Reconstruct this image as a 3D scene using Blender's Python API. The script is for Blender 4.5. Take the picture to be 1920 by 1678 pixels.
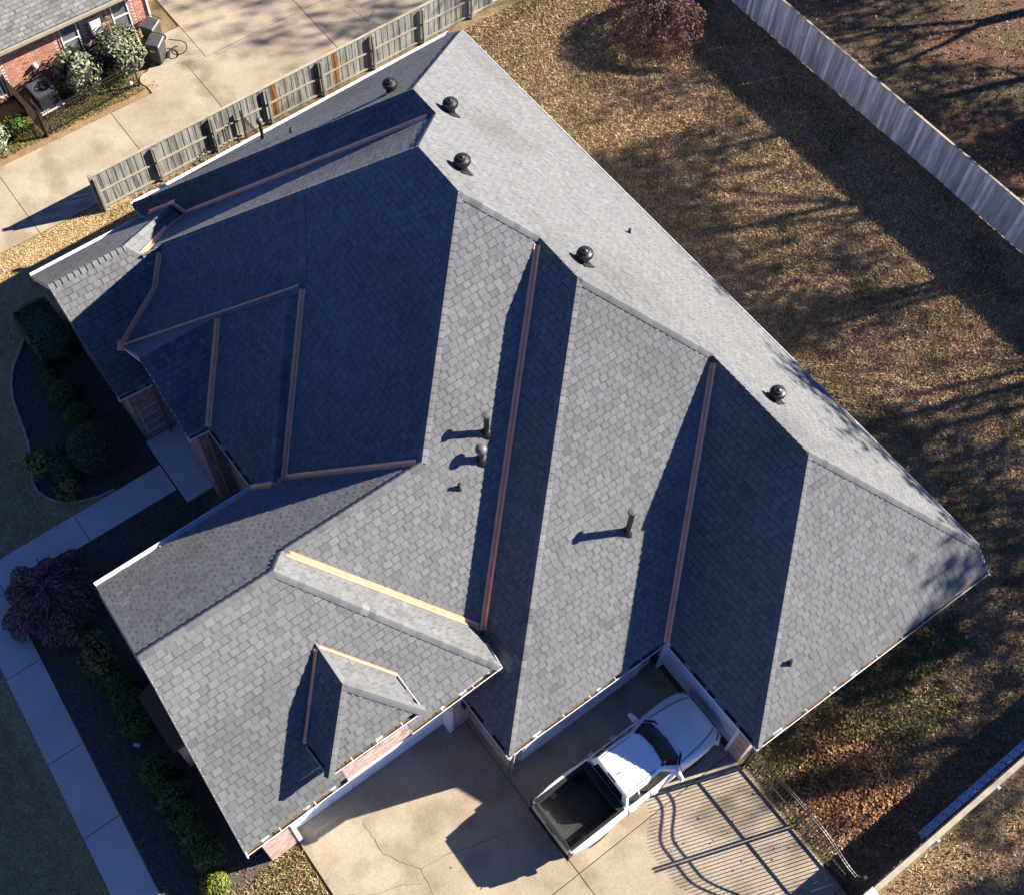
import bpy, bmesh, math, random
import numpy as np
from mathutils import Vector, Matrix

random.seed(7)
RNG = np.random.default_rng(11)
rad = math.radians
SC = bpy.context.scene
COL = SC.collection
for o in list(bpy.data.objects):
    bpy.data.objects.remove(o, do_unlink=True)

# ------------------------------------------------------------------ camera
cam_data = bpy.data.cameras.new('drone_camera')
cam = bpy.data.objects.new('drone_camera', cam_data)
COL.objects.link(cam)
CAM_POS = Vector((29.5104, -20.5809, 36.6645))
CR = ((0.601416, 0.798420, 0.028724), (0.711026, -0.518498, -0.474976), (-0.364337, 0.306081, -0.879530))
cam.matrix_world = Matrix(((CR[0][0], -CR[1][0], -CR[2][0], CAM_POS.x),
                           (CR[0][1], -CR[1][1], -CR[2][1], CAM_POS.y),
                           (CR[0][2], -CR[1][2], -CR[2][2], CAM_POS.z),
                           (0, 0, 0, 1)))
cam_data.sensor_fit = 'HORIZONTAL'
cam_data.sensor_width = 36.0
cam_data.lens = 43.596
cam_data.clip_start = 0.5
cam_data.clip_end = 1000.0
SC.camera = cam
SC.render.resolution_x = 1024
SC.render.resolution_y = 894

# ------------------------------------------------------------------ sky, sun, exposure
SUN_AZ = rad(70.0)      # measured from +X towards +Y
SUN_EL = rad(27.2)
SUN_DIR = Vector((math.cos(SUN_EL) * math.cos(SUN_AZ), math.cos(SUN_EL) * math.sin(SUN_AZ), math.sin(SUN_EL)))
world = bpy.data.worlds.new('World')
SC.world = world
world.use_nodes = True
wn = world.node_tree.nodes
wl = world.node_tree.links
wn.clear()
sky = wn.new('ShaderNodeTexSky')
sky.sky_type = 'NISHITA'
sky.sun_disc = False
sky.sun_elevation = SUN_EL
sky.sun_rotation = math.pi / 2 - SUN_AZ
sky.altitude = 0
sky.air_density = 0.4
sky.dust_density = 0.0
sky.ozone_density = 10.0
bg = wn.new('ShaderNodeBackground')
bg.inputs['Strength'].default_value = 0.075
wo = wn.new('ShaderNodeOutputWorld')
wl.new(sky.outputs[0], bg.inputs[0])
wl.new(bg.outputs[0], wo.inputs[0])
sun_data = bpy.data.lights.new('sun', 'SUN')
sun_data.energy = 5.0
sun_data.angle = rad(0.5)
sun_data.color = (1.0, 0.88, 0.70)
sun = bpy.data.objects.new('sun', sun_data)
COL.objects.link(sun)
sun.location = SUN_DIR * 80
sun.rotation_euler = SUN_DIR.to_track_quat('Z', 'Y').to_euler()
SC.view_settings.view_transform = 'Standard'
SC.view_settings.look = 'None'
SC.view_settings.exposure = 1.78
SC.view_settings.gamma = 1.0

# ------------------------------------------------------------------ materials
def pmat(name, c1, c2=None, rough=0.8, scale=4.0, detail=5.0, bump=0.0, bscale=None, tone=0.0, metallic=0.0,
         coat=0.0, spec=0.3, c3=None, s3=0.6, speckle=0.0, spscale=60.0, thr=(0.35, 0.65), stretch=None, drough=0.0, k=0.68):
    wb = lambda c: None if c is None else (min(.92, c[0] * k), min(.92, c[1] * 1.05 * k), min(.92, c[2] * 1.16 * k))
    c1, c2, c3 = wb(c1), wb(c2), wb(c3)
    m = bpy.data.materials.new(name)
    m.use_nodes = True
    nt = m.node_tree
    N = nt.nodes
    L = nt.links
    b = N['Principled BSDF']
    b.inputs['Roughness'].default_value = rough
    b.inputs['Metallic'].default_value = metallic
    b.inputs['Specular IOR Level'].default_value = spec
    if drough and 'Diffuse Roughness' in b.inputs:
        b.inputs['Diffuse Roughness'].default_value = drough
    if coat:
        b.inputs['Coat Weight'].default_value = coat
        b.inputs['Coat Roughness'].default_value = 0.075
    geo = N.new('ShaderNodeNewGeometry')
    c2 = c2 or c1
    n1 = N.new('ShaderNodeTexNoise')
    n1.inputs['Scale'].default_value = scale
    n1.inputs['Detail'].default_value = detail
    n1.inputs['Roughness'].default_value = 0.6
    if stretch:
        vs = N.new('ShaderNodeVectorMath')
        vs.operation = 'MULTIPLY'
        vs.inputs[1].default_value = stretch
        L.new(geo.outputs['Position'], vs.inputs[0])
        L.new(vs.outputs[0], n1.inputs['Vector'])
    else:
        L.new(geo.outputs['Position'], n1.inputs['Vector'])
    r = N.new('ShaderNodeMapRange')
    r.inputs['From Min'].default_value = thr[0]
    r.inputs['From Max'].default_value = thr[1]
    L.new(n1.outputs['Fac'], r.inputs['Value'])
    mx = N.new('ShaderNodeMix')
    mx.data_type = 'RGBA'
    mx.inputs['A'].default_value = (*c1, 1)
    mx.inputs['B'].default_value = (*c2, 1)
    L.new(r.outputs[0], mx.inputs['Factor'])
    col = mx.outputs['Result']
    if c3:
        n3 = N.new('ShaderNodeTexNoise')
        n3.inputs['Scale'].default_value = s3
        n3.inputs['Detail'].default_value = 4
        L.new(geo.outputs['Position'], n3.inputs['Vector'])
        r3 = N.new('ShaderNodeMapRange')
        r3.inputs['From Min'].default_value = 0.48
        r3.inputs['From Max'].default_value = 0.66
        L.new(n3.outputs['Fac'], r3.inputs['Value'])
        m3 = N.new('ShaderNodeMix')
        m3.data_type = 'RGBA'
        m3.inputs['B'].default_value = (*c3, 1)
        L.new(r3.outputs[0], m3.inputs['Factor'])
        L.new(col, m3.inputs['A'])
        col = m3.outputs['Result']
    if speckle:
        n4 = N.new('ShaderNodeTexNoise')
        n4.inputs['Scale'].default_value = spscale
        n4.inputs['Detail'].default_value = 3
        L.new(geo.outputs['Position'], n4.inputs['Vector'])
        r4 = N.new('ShaderNodeMapRange')
        r4.inputs['From Min'].default_value = 0.3
        r4.inputs['From Max'].default_value = 0.7
        r4.inputs['To Min'].default_value = 1 - speckle
        r4.inputs['To Max'].default_value = 1 + speckle
        L.new(n4.outputs['Fac'], r4.inputs['Value'])
        v4 = N.new('ShaderNodeVectorMath')
        v4.operation = 'SCALE'
        L.new(col, v4.inputs[0])
        L.new(r4.outputs[0], v4.inputs['Scale'])
        col = v4.outputs[0]
    if tone:
        at = N.new('ShaderNodeAttribute')
        at.attribute_name = 'tone'
        ma = N.new('ShaderNodeMath')
        ma.operation = 'MULTIPLY_ADD'
        ma.inputs[1].default_value = tone
        ma.inputs[2].default_value = 1.0
        L.new(at.outputs['Fac'], ma.inputs[0])
        v5 = N.new('ShaderNodeVectorMath')
        v5.operation = 'SCALE'
        L.new(col, v5.inputs[0])
        L.new(ma.outputs[0], v5.inputs['Scale'])
        col = v5.outputs[0]
    L.new(col, b.inputs['Base Color'])
    if bump:
        nb = N.new('ShaderNodeTexNoise')
        nb.inputs['Scale'].default_value = bscale or scale * 8
        nb.inputs['Detail'].default_value = 4
        L.new(geo.outputs['Position'], nb.inputs['Vector'])
        bp = N.new('ShaderNodeBump')
        bp.inputs['Strength'].default_value = bump
        bp.inputs['Distance'].default_value = 0.03
        L.new(nb.outputs['Fac'], bp.inputs['Height'])
        L.new(bp.outputs[0], b.inputs['Normal'])
    return m

M = {}
M['shingle'] = pmat('slate_grey_shingle', (0.216, 0.221, 0.226), (0.253, 0.256, 0.259), 0.9, 9, 4, 0.35, 160, tone=1.0, spec=0.15, c3=(0.188, 0.191, 0.193), s3=0.22, speckle=0.10, spscale=45, drough=0.4)
M['deck'] = pmat('shingle_underlay', (0.022, 0.024, 0.028), (0.034, 0.036, 0.04), 0.95, 12, spec=0.1, k=0.85)
M['copper'] = pmat('new_copper', (0.92, 0.43, 0.26), (0.80, 0.34, 0.19), 0.45, 5, 4, 0.1, 30, metallic=0.4, spec=0.5, thr=(0.4, 0.7), k=1.0)
M['white'] = pmat('white_painted_trim', (0.76, 0.75, 0.72), (0.66, 0.65, 0.62), 0.5, 3, spec=0.4, k=1.0)
M['white_door'] = pmat('white_garage_door', (0.74, 0.74, 0.73), (0.66, 0.66, 0.66), 0.45, 2, spec=0.4, k=1.0)
M['debris'] = pmat('gutter_leaf_litter', (0.30, 0.20, 0.13), (0.13, 0.08, 0.05), 0.9, 14, bump=0.5)
M['brick'] = pmat('red_brick', (0.60, 0.25, 0.16), (0.70, 0.38, 0.27), 0.85, 6, tone=1.0, bump=0.3, bscale=60)
M['brick_house'] = pmat('rose_brick', (0.60, 0.37, 0.30), (0.74, 0.58, 0.51), 0.85, 6, tone=1.0, bump=0.3, bscale=60)
M['mortar'] = pmat('pale_mortar', (0.80, 0.73, 0.64), (0.70, 0.63, 0.55), 0.95, 8)
M['concrete'] = pmat('tan_concrete', (0.54, 0.45, 0.33), (0.45, 0.365, 0.26), 0.9, 0.55, 8, 0.15, 40, tone=0.6, c3=(0.37, 0.295, 0.205), s3=0.85, speckle=0.16, spscale=26, spec=0.2)
M['walk'] = pmat('grey_walk_concrete', (0.74, 0.71, 0.66), (0.65, 0.62, 0.575), 0.9, 0.7, 6, 0.12, 40, tone=0.5, speckle=0.10, spscale=25, spec=0.2, k=0.85)
M['joint'] = pmat('dark_joint_soil', (0.085, 0.06, 0.04), (0.14, 0.10, 0.06), 0.95, 5)
M['crack'] = pmat('crack_fill', (0.16, 0.12, 0.08), (0.22, 0.17, 0.11), 0.95, 9)
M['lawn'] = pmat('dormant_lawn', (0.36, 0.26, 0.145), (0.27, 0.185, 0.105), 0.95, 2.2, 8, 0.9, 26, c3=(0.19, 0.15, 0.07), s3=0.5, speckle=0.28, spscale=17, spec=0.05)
M['grass'] = pmat('dormant_grass_blades', (0.66, 0.47, 0.285), (0.52, 0.355, 0.21), 0.9, 2.2, 6, tone=1.0, c3=(0.42, 0.31, 0.165), s3=0.5, spec=0.1)
M['mulch'] = pmat('bark_mulch', (0.085, 0.068, 0.055), (0.14, 0.11, 0.088), 0.95, 9, 8, 0.9, 30, speckle=0.4, spscale=35, k=0.85)
M['chips'] = pmat('bark_chips', (0.19, 0.15, 0.12), (0.09, 0.07, 0.06), 0.95, 7, tone=1.0, k=0.85)
M['leaf_litter'] = pmat('fallen_oak_leaves', (0.42, 0.22, 0.10), (0.30, 0.13, 0.06), 0.85, 2.2, tone=1.0, spec=0.2)
M['fence_wood'] = pmat('weathered_cedar', (0.44, 0.43, 0.39), (0.185, 0.175, 0.155), 0.9, 14, 5, 0.3, 40, tone=1.0, c3=(0.36, 0.37, 0.31), s3=0.9, stretch=(1, 1, 0.06), thr=(0.38, 0.62))
M['grey_wood'] = pmat('silver_grey_boards', (0.80, 0.80, 0.81), (0.45, 0.45, 0.46), 0.9, 11, 5, 0.3, 40, tone=1.0, stretch=(1, 1, 0.08), thr=(0.36, 0.64), k=0.8)
M['pale_wood'] = pmat('sun_bleached_rail', (0.50, 0.44, 0.33), (0.40, 0.35, 0.26), 0.85, 4, tone=0.5)
M['iron'] = pmat('black_iron', (0.018, 0.016, 0.016), (0.03, 0.024, 0.022), 0.45, 8, spec=0.5, k=0.85)
M['rust_iron'] = pmat('rust_brown_iron', (0.07, 0.04, 0.028), (0.04, 0.03, 0.028), 0.6, 8, k=0.85)
M['vent'] = pmat('black_vent_metal', (0.026, 0.026, 0.028), (0.04, 0.04, 0.043), 0.42, 30, metallic=0.4, spec=0.5, k=0.85)
M['pipe'] = pmat('grey_flue_metal', (0.03, 0.03, 0.031), (0.05, 0.05, 0.05), 0.45, 10, metallic=0.4, k=0.85)
M['pipe_cap'] = pmat('dull_cap_metal', (0.12, 0.12, 0.115), (0.16, 0.16, 0.155), 0.55, 10, metallic=0.3, k=0.85)
M['rubber'] = pmat('black_rubber', (0.012, 0.012, 0.013), (0.02, 0.02, 0.02), 0.8, 10, k=0.85)
M['paint'] = pmat('white_truck_paint', (0.80, 0.80, 0.80), (0.80, 0.80, 0.80), 0.30, 2, coat=1.0, spec=0.5, k=1.0)
M['liner'] = pmat('black_bed_liner', (0.015, 0.015, 0.016), (0.024, 0.024, 0.024), 0.75, 20, bump=0.3, bscale=90, k=0.85)
M['bed_floor'] = pmat('worn_bed_mat', (0.026, 0.025, 0.024), (0.042, 0.04, 0.037), 0.9, 4, bump=0.3, bscale=50, k=0.85)
M['glass'] = pmat('dark_tinted_glass', (0.010, 0.016, 0.016), (0.014, 0.02, 0.02), 0.04, 2, spec=0.6, k=0.85)
M['black'] = pmat('black_trim', (0.012, 0.012, 0.013), (0.018, 0.018, 0.02), 0.5, 6, k=0.85)
M['chrome'] = pmat('bright_metal', (0.6, 0.6, 0.6), (0.55, 0.55, 0.55), 0.2, 6, metallic=1.0, k=1.0)
M['red_lens'] = pmat('red_lens', (0.35, 0.012, 0.018), (0.28, 0.01, 0.014), 0.15, 5, spec=0.5)
M['lamp_lens'] = pmat('lamp_lens', (0.10, 0.11, 0.13), (0.2, 0.21, 0.23), 0.1, 5, spec=0.6)
M['window_glass'] = pmat('window_pane', (0.14, 0.155, 0.17), (0.25, 0.265, 0.28), 0.06, 1.2, spec=0.6)
M['bin'] = pmat('charcoal_plastic', (0.05, 0.048, 0.045), (0.075, 0.07, 0.062), 0.55, 4, spec=0.4, k=0.85)
M['bin_lid'] = pmat('grey_black_lid', (0.06, 0.062, 0.066), (0.085, 0.088, 0.092), 0.4, 4, spec=0.5, k=0.85)
M['ac'] = pmat('grey_blue_cabinet', (0.07, 0.075, 0.095), (0.095, 0.10, 0.12), 0.55, 5, metallic=0.1)
M['alum'] = pmat('dull_sky_tint_aluminium', (0.46, 0.52, 0.60), (0.40, 0.46, 0.54), 0.45, 4, metallic=0.35, tone=0.0, k=1.0)  # blue in the base colour stands for sky reflected by the metal
M['leaf_dark'] = pmat('boxwood_leaf', (0.080, 0.120, 0.034), (0.13, 0.175, 0.05), 0.6, 3, tone=1.0, spec=0.35, k=0.85)
M['leaf_blue'] = pmat('grey_green_leaf', (0.085, 0.120, 0.070), (0.115, 0.155, 0.085), 0.65, 3, tone=1.0, spec=0.3, k=0.85)
M['leaf_bright'] = pmat('bright_green_leaf', (0.075, 0.16, 0.016), (0.15, 0.24, 0.035), 0.55, 4, tone=1.0, spec=0.35)
M['leaf_lime'] = pmat('lime_boxwood_leaf', (0.13, 0.16, 0.02), (0.25, 0.26, 0.04), 0.6, 5, tone=1.0, spec=0.3)
M['leaf_pale'] = pmat('variegated_pale_leaf', (0.36, 0.36, 0.25), (0.13, 0.155, 0.07), 0.6, 7, tone=1.0, spec=0.3, thr=(0.42, 0.58))
M['leaf_purple'] = pmat('wine_purple_leaf', (0.21, 0.125, 0.122), (0.28, 0.175, 0.165), 0.7, 3, tone=1.0, spec=0.2, k=0.85)
M['leaf_red'] = pmat('red_brown_leaf', (0.23, 0.125, 0.095), (0.15, 0.085, 0.066), 0.75, 3, tone=1.0, spec=0.2, k=0.85)
M['leaf_yellow'] = pmat('yellow_brown_leaf', (0.34, 0.26, 0.08), (0.20, 0.17, 0.06), 0.7, 4, tone=1.0, spec=0.2, k=0.85)
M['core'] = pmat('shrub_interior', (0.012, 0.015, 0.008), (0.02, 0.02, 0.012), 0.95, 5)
M['bark'] = pmat('grey_brown_bark', (0.10, 0.075, 0.055), (0.16, 0.125, 0.095), 0.95, 6, bump=0.6, bscale=25)
M['soil'] = pmat('bare_soil', (0.42, 0.26, 0.14), (0.30, 0.19, 0.10), 0.95, 3, 6, 0.6, 25, speckle=0.3, spscale=25)
M['bay_shingle'] = pmat('purple_brown_shingle', (0.06, 0.045, 0.055), (0.085, 0.062, 0.07), 0.9, 9, bump=0.4, bscale=40)
M['green_grass'] = pmat('green_grass_blades', (0.12, 0.17, 0.035), (0.22, 0.24, 0.06), 0.85, 2, tone=1.0, spec=0.15)
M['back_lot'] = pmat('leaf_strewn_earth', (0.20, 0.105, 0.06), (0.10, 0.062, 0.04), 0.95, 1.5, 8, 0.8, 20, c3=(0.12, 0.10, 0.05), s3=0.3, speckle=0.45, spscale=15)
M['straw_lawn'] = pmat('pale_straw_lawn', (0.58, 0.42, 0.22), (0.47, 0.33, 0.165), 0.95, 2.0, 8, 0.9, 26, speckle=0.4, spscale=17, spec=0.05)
M['straw_grass'] = pmat('pale_straw_blades', (0.84, 0.62, 0.33), (0.69, 0.49, 0.255), 0.9, 2.0, 6, tone=1.0, spec=0.1)
M['red'] = pmat('red_plastic', (0.5, 0.03, 0.02), None, 0.5)
M['paper'] = pmat('white_label', (0.75, 0.75, 0.72), None, 0.7)

# ------------------------------------------------------------------ helpers
def tag(o, label=None, cat=None, group=None, kind=None):
    if label: o['label'] = label
    if cat: o['category'] = cat
    if group: o['group'] = group
    if kind: o['kind'] = kind
    return o

def empty(name, loc=(0, 0, 0), rz=0.0, label=None, cat=None, group=None):
    o = bpy.data.objects.new(name, None)
    o.empty_display_size = 0.2
    COL.objects.link(o)
    o.location = loc
    o.rotation_euler = (0, 0, rz)
    return tag(o, label, cat, group)

def copy_tree(src, parent=None):
    c = src.copy()
    COL.objects.link(c)
    if parent is not None:
        c.parent = parent
        c.matrix_parent_inverse = src.matrix_parent_inverse.copy()
    for ch in src.children:
        copy_tree(ch, c)
    return c

class MB:
    """collects polygons; build() links them as ONE mesh object"""
    def __init__(self):
        self.v = []
        self.f = []
        self.t = []
        self.tone = 0.0
    def add(self, verts, faces):
        o = len(self.v)
        self.v.extend([tuple(p) for p in verts])
        for fc in faces:
            self.f.append(tuple(i + o for i in fc))
            self.t.append(self.tone)
        return self
    def quad(self, a, b, c, d):
        return self.add([a, b, c, d], [(0, 1, 2, 3)])
    def box(self, x0, x1, y0, y1, z0, z1):
        v = [(x, y, z) for z in (z0, z1) for y in (y0, y1) for x in (x0, x1)]
        return self.add(v, [(0, 2, 3, 1), (4, 5, 7, 6), (0, 1, 5, 4), (2, 6, 7, 3), (0, 4, 6, 2), (1, 3, 7, 5)])
    def bar(self, p, q, w, h, up=(0, 0, 1)):
        p = Vector(p); q = Vector(q)
        d = (q - p).normalized()
        u = Vector(up)
        s = d.cross(u)
        if s.length < 1e-4:
            s = d.cross(Vector((1, 0, 0)))
        s.normalize()
        u = s.cross(d).normalized()
        v = []
        for c in (p, q):
            for a, b in ((-1, -1), (1, -1), (1, 1), (-1, 1)):
                v.append(c + s * (a * w / 2) + u * (b * h / 2))
        return self.add(v, [(3, 2, 1, 0), (4, 5, 6, 7), (0, 1, 5, 4), (1, 2, 6, 5), (2, 3, 7, 6), (3, 0, 4, 7)])
    def prism(self, poly, z0, z1):
        n = len(poly)
        v = [(p[0], p[1], z0) for p in poly] + [(p[0], p[1], z1) for p in poly]
        f = [tuple(range(n - 1, -1, -1)), tuple(range(n, 2 * n))]
        f += [(i, (i + 1) % n, (i + 1) % n + n, i + n) for i in range(n)]
        return self.add(v, f)
    def tube(self, pts, r, n=8, cap=True):
        pts = [Vector(p) for p in pts]
        rs = r if isinstance(r, (list, tuple)) else [r] * len(pts)
        v = []
        ref = None
        for i, p in enumerate(pts):
            d = (pts[min(i + 1, len(pts) - 1)] - pts[max(i - 1, 0)]).normalized()
            if ref is None:
                ref = d.orthogonal().normalized()
            ref = (ref - d * ref.dot(d)).normalized()
            b = d.cross(ref)
            for k in range(n):
                a = 2 * math.pi * k / n
                v.append(p + (ref * math.cos(a) + b * math.sin(a)) * rs[i])
        f = []
        for i in range(len(pts) - 1):
            for k in range(n):
                f.append((i * n + k, i * n + (k + 1) % n, (i + 1) * n + (k + 1) % n, (i + 1) * n + k))
        if cap:
            f.append(tuple(range(n - 1, -1, -1)))
            f.append(tuple(range((len(pts) - 1) * n, len(pts) * n)))
        return self.add(v, f)
    def lathe(self, prof, n=20, at=(0, 0, 0), axis='z'):
        v = []
        for r, z in prof:
            for k in range(n):
                a = 2 * math.pi * k / n
                x, y = r * math.cos(a), r * math.sin(a)
                if axis == 'z':
                    v.append((at[0] + x, at[1] + y, at[2] + z))
                else:
                    v.append((at[0] + z, at[1] + x, at[2] + y))
        f = []
        for i in range(len(prof) - 1):
            for k in range(n):
                f.append((i * n + k, i * n + (k + 1) % n, (i + 1) * n + (k + 1) % n, (i + 1) * n + k))
        f.append(tuple(range(n - 1, -1, -1)))
        f.append(tuple(range((len(prof) - 1) * n, len(prof) * n)))
        return self.add(v, f)
    def build(self, name, mat, parent=None, smooth=False, bevel=0.0, kind=None, sharp=None):
        me = bpy.data.meshes.new(name)
        me.from_pydata(self.v, [], self.f)
        if any(self.t):
            at = me.attributes.new('tone', 'FLOAT', 'FACE')
            at.data.foreach_set('value', np.array(self.t, dtype=np.float32))
        me.materials.append(M[mat] if isinstance(mat, str) else mat)
        if smooth:
            me.polygons.foreach_set('use_smooth', [True] * len(me.polygons))
        me.update()
        if sharp:
            me.set_sharp_from_angle(angle=math.radians(sharp))
        o = bpy.data.objects.new(name, me)
        COL.objects.link(o)
        if parent is not None:
            o.parent = parent
        if bevel:
            bm_ = o.modifiers.new('bevel', 'BEVEL')
            bm_.width = bevel
            bm_.segments = 2
            bm_.limit_method = 'ANGLE'
        if kind:
            o['kind'] = kind
        return o

def np_mesh(name, verts, faces, mat, tone=None, parent=None, kind=None, per=3):
    """big meshes from numpy arrays: faces is (n, per)"""
    me = bpy.data.meshes.new(name)
    nv, nf = len(verts), len(faces)
    me.vertices.add(nv)
    me.vertices.foreach_set('co', np.asarray(verts, dtype=np.float32).ravel())
    me.loops.add(nf * per)
    me.loops.foreach_set('vertex_index', np.asarray(faces, dtype=np.int32).ravel())
    me.polygons.add(nf)
    me.polygons.foreach_set('loop_start', np.arange(0, nf * per, per, dtype=np.int32))
    if tone is not None:
        at = me.attributes.new('tone', 'FLOAT', 'FACE')
        at.data.foreach_set('value', np.asarray(tone, dtype=np.float32))
    me.materials.append(M[mat])
    me.update(calc_edges=True)
    o = bpy.data.objects.new(name, me)
    COL.objects.link(o)
    if parent is not None:
        o.parent = parent
    if kind:
        o['kind'] = kind
    return o

# 2-D polygon tools
def area2(p):
    return sum(p[i][0] * p[(i + 1) % len(p)][1] - p[(i + 1) % len(p)][0] * p[i][1] for i in range(len(p))) / 2

def cross2(a, b, c):
    return (b[0] - a[0]) * (c[1] - a[1]) - (b[1] - a[1]) * (c[0] - a[0])

def triangulate(poly):
    idx = list(range(len(poly)))
    out = []
    guard = 0
    while len(idx) > 3 and guard < 500:
        guard += 1
        for k in range(len(idx)):
            i, j, l = idx[k - 1], idx[k], idx[(k + 1) % len(idx)]
            a, b, c = poly[i], poly[j], poly[l]
            if cross2(a, b, c) <= 1e-9:
                continue
            if any(cross2(a, b, poly[q]) >= -1e-9 and cross2(b, c, poly[q]) >= -1e-9 and cross2(c, a, poly[q]) >= -1e-9
                   for q in idx if q not in (i, j, l)):
                continue
            out.append([i, j, l])
            idx.pop(k)
            break
    out.append(idx)
    return out

def convex_parts(poly):
    if area2(poly) < 0:
        poly = poly[::-1]
    parts = triangulate(poly)
    merged = True
    while merged:
        merged = False
        for a in range(len(parts)):
            for b in range(a + 1, len(parts)):
                A, B = parts[a], parts[b]
                for i in range(len(A)):
                    u, w = A[i], A[(i + 1) % len(A)]
                    if u in B and w in B and B[(B.index(w) + 1) % len(B)] == u:
                        j = B.index(w)
                        rest = [B[(j + 1 + k) % len(B)] for k in range(len(B))][1:-1]
                        new = A[:i + 1] + rest + A[i + 1:]
                        pts = [poly[q] for q in new]
                        if all(cross2(pts[q - 1], pts[q], pts[(q + 1) % len(pts)]) > -1e-6 for q in range(len(pts))):
                            parts[a] = new
                            parts.pop(b)
                            merged = True
                            break
                if merged: break
            if merged: break
    return [[poly[q] for q in p] for p in parts]

def clip(sub, conv):
    out = sub
    for i in range(len(conv)):
        a, b = conv[i], conv[(i + 1) % len(conv)]
        inp = out
        out = []
        for k in range(len(inp)):
            p, q = inp[k - 1], inp[k]
            dp, dq = cross2(a, b, p), cross2(a, b, q)
            if dq >= 0:
                if dp < 0:
                    t = dp / (dp - dq)
                    out.append((p[0] + (q[0] - p[0]) * t, p[1] + (q[1] - p[1]) * t))
                out.append(q)
            elif dp >= 0:
                t = dp / (dp - dq)
                out.append((p[0] + (q[0] - p[0]) * t, p[1] + (q[1] - p[1]) * t))
        if len(out) < 3:
            return None
    return out

class Face:
    """a roof plane: frame with u along the eave, v up the slope"""
    def __init__(self, pts):
        self.p = [Vector(p) for p in pts]
        n = Vector((0, 0, 0))
        for i in range(len(self.p)):
            a, b = self.p[i], self.p[(i + 1) % len(self.p)]
            n += Vector(((a.y - b.y) * (a.z + b.z), (a.z - b.z) * (a.x + b.x), (a.x - b.x) * (a.y + b.y)))
        n.normalize()
        if n.z < 0: n = -n
        self.n = n
        self.u = Vector((0, 0, 1)).cross(n).normalized()
        self.v = n.cross(self.u).normalized()
        self.o = min(self.p, key=lambda q: q.z)
        self.c = sum(self.p, Vector()) / len(self.p)
        self.poly = [((q - self.o).dot(self.u), (q - self.o).dot(self.v)) for q in self.p]
        if area2(self.poly) < 0:
            self.poly = self.poly[::-1]
    def at(self, u, v, h=0.0):
        return self.o + self.u * u + self.v * v + self.n * h

EXPO = 0.196
def shingles(face, rng, holes=None, width=(0.215, 0.275), expo=EXPO, edge=0.0):
    """yields (top polygon 3-D, bottom polygon 3-D, tone) for every tab on the plane"""
    parts = convex_parts(face.poly)
    us = [p[0] for p in face.poly]
    vs = [p[1] for p in face.poly]
    res = []
    nrow = int((max(vs) - min(vs)) / expo) + 2
    cell = 0.5 * (width[0] + width[1]) + 0.017
    for r in range(nrow):
        v0 = min(vs) + r * expo - 0.02
        v1 = v0 + expo - 0.013
        u = min(us) - cell * (1.0 + 0.5 * (r % 2)) + rng.uniform(-0.035, 0.035)
        while u < max(us):
            w = cell * rng.uniform(0.97, 1.03)
            s = rng.uniform(0.030, 0.045) if rng.random() < 0.46 else 0.0
            tabs = [(u, u + w - s - 0.010, rng.normal(0, 0.06) - (0.11 if rng.random() < 0.12 else 0), rng.uniform(0.014, 0.020))]
            if s:
                tabs.append((u + w - s, u + w - 0.009, rng.normal(-0.03, 0.08), rng.uniform(0.0135, 0.0175)))
            u += w
            for a, b, tone, hb in tabs:
                jit = rng.uniform(-0.006, 0.006)
                rect = [(a, v0 + jit), (b, v0 + jit), (b, v1), (a, v1)]
                for cp in parts:
                    if max(q[0] for q in cp) < a or min(q[0] for q in cp) > b or max(q[1] for q in cp) < v0 or min(q[1] for q in cp) > v1:
                        continue
                    pl = clip(rect, cp)
                    if not pl or abs(area2(pl)) < 2e-4:
                        continue
                    top = [face.at(x, y, 0.006 + (hb - 0.006) * max(0, 1 - (y - v0) / expo)) for x, y in pl]
                    bot = [face.at(x, y, -0.006) for x, y in pl]
                    res.append((top, bot, tone, abs(area2(pl)), face.n))
    return res

def shingle_into(mb, sh):
    top, bot, tone = sh[0], sh[1], sh[2]
    n = len(top)
    mb.tone = tone if tone else 1e-4
    mb.add(top + bot, [tuple(range(n))] + [(i + n, (i + 1) % n + n, (i + 1) % n, i) for i in range(n)])

def screen_size(c, n, a):
    d = CAM_POS - c
    return a * max(0.0, n.dot(d.normalized())) / d.length_squared

def brickwork(p0, p1, z0, z1, out, parent, mat='brick', holes=(), name='brickwork', rng=RNG):
    """stretcher bond, every brick proud of the mortar; p0 to p1 runs along the wall, out is the outward direction"""
    p0 = Vector((p0[0], p0[1], 0)); p1 = Vector((p1[0], p1[1], 0))
    d = (p1 - p0)
    L = d.length
    d.normalize()
    o = Vector((out[0], out[1], 0)).normalized()
    mb = MB()
    H, Wd, J = 0.062, 0.203, 0.018
    rows = int((z1 - z0) / (H + J))
    for r in range(rows):
        z = z0 + r * (H + J)
        s = -(Wd + J) / 2 if r % 2 else 0.0
        while s < L:
            a, b = max(s, 0), min(s + Wd, L)
            s += Wd + J
            if b - a < 0.03: continue
            if any(a < h[1] and b > h[0] and z < h[3] and z + H > h[2] for h in holes):
                continue
            mb.tone = float(rng.normal(0, 0.16)) + 1e-4
            A = p0 + d * a; B = p0 + d * b
            q = 0.010 + float(rng.uniform(0, 0.004))
            v = [A + Vector((0, 0, z)), B + Vector((0, 0, z)), B + Vector((0, 0, z + H)), A + Vector((0, 0, z + H))]
            v += [x + o * q for x in v]
            mb.add(v, [(4, 5, 6, 7), (0, 1, 5, 4), (1, 2, 6, 5), (2, 3, 7, 6), (3, 0, 4, 7)])
    if mb.f:
        return mb.build(name, mat, parent, kind='stuff')

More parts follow.
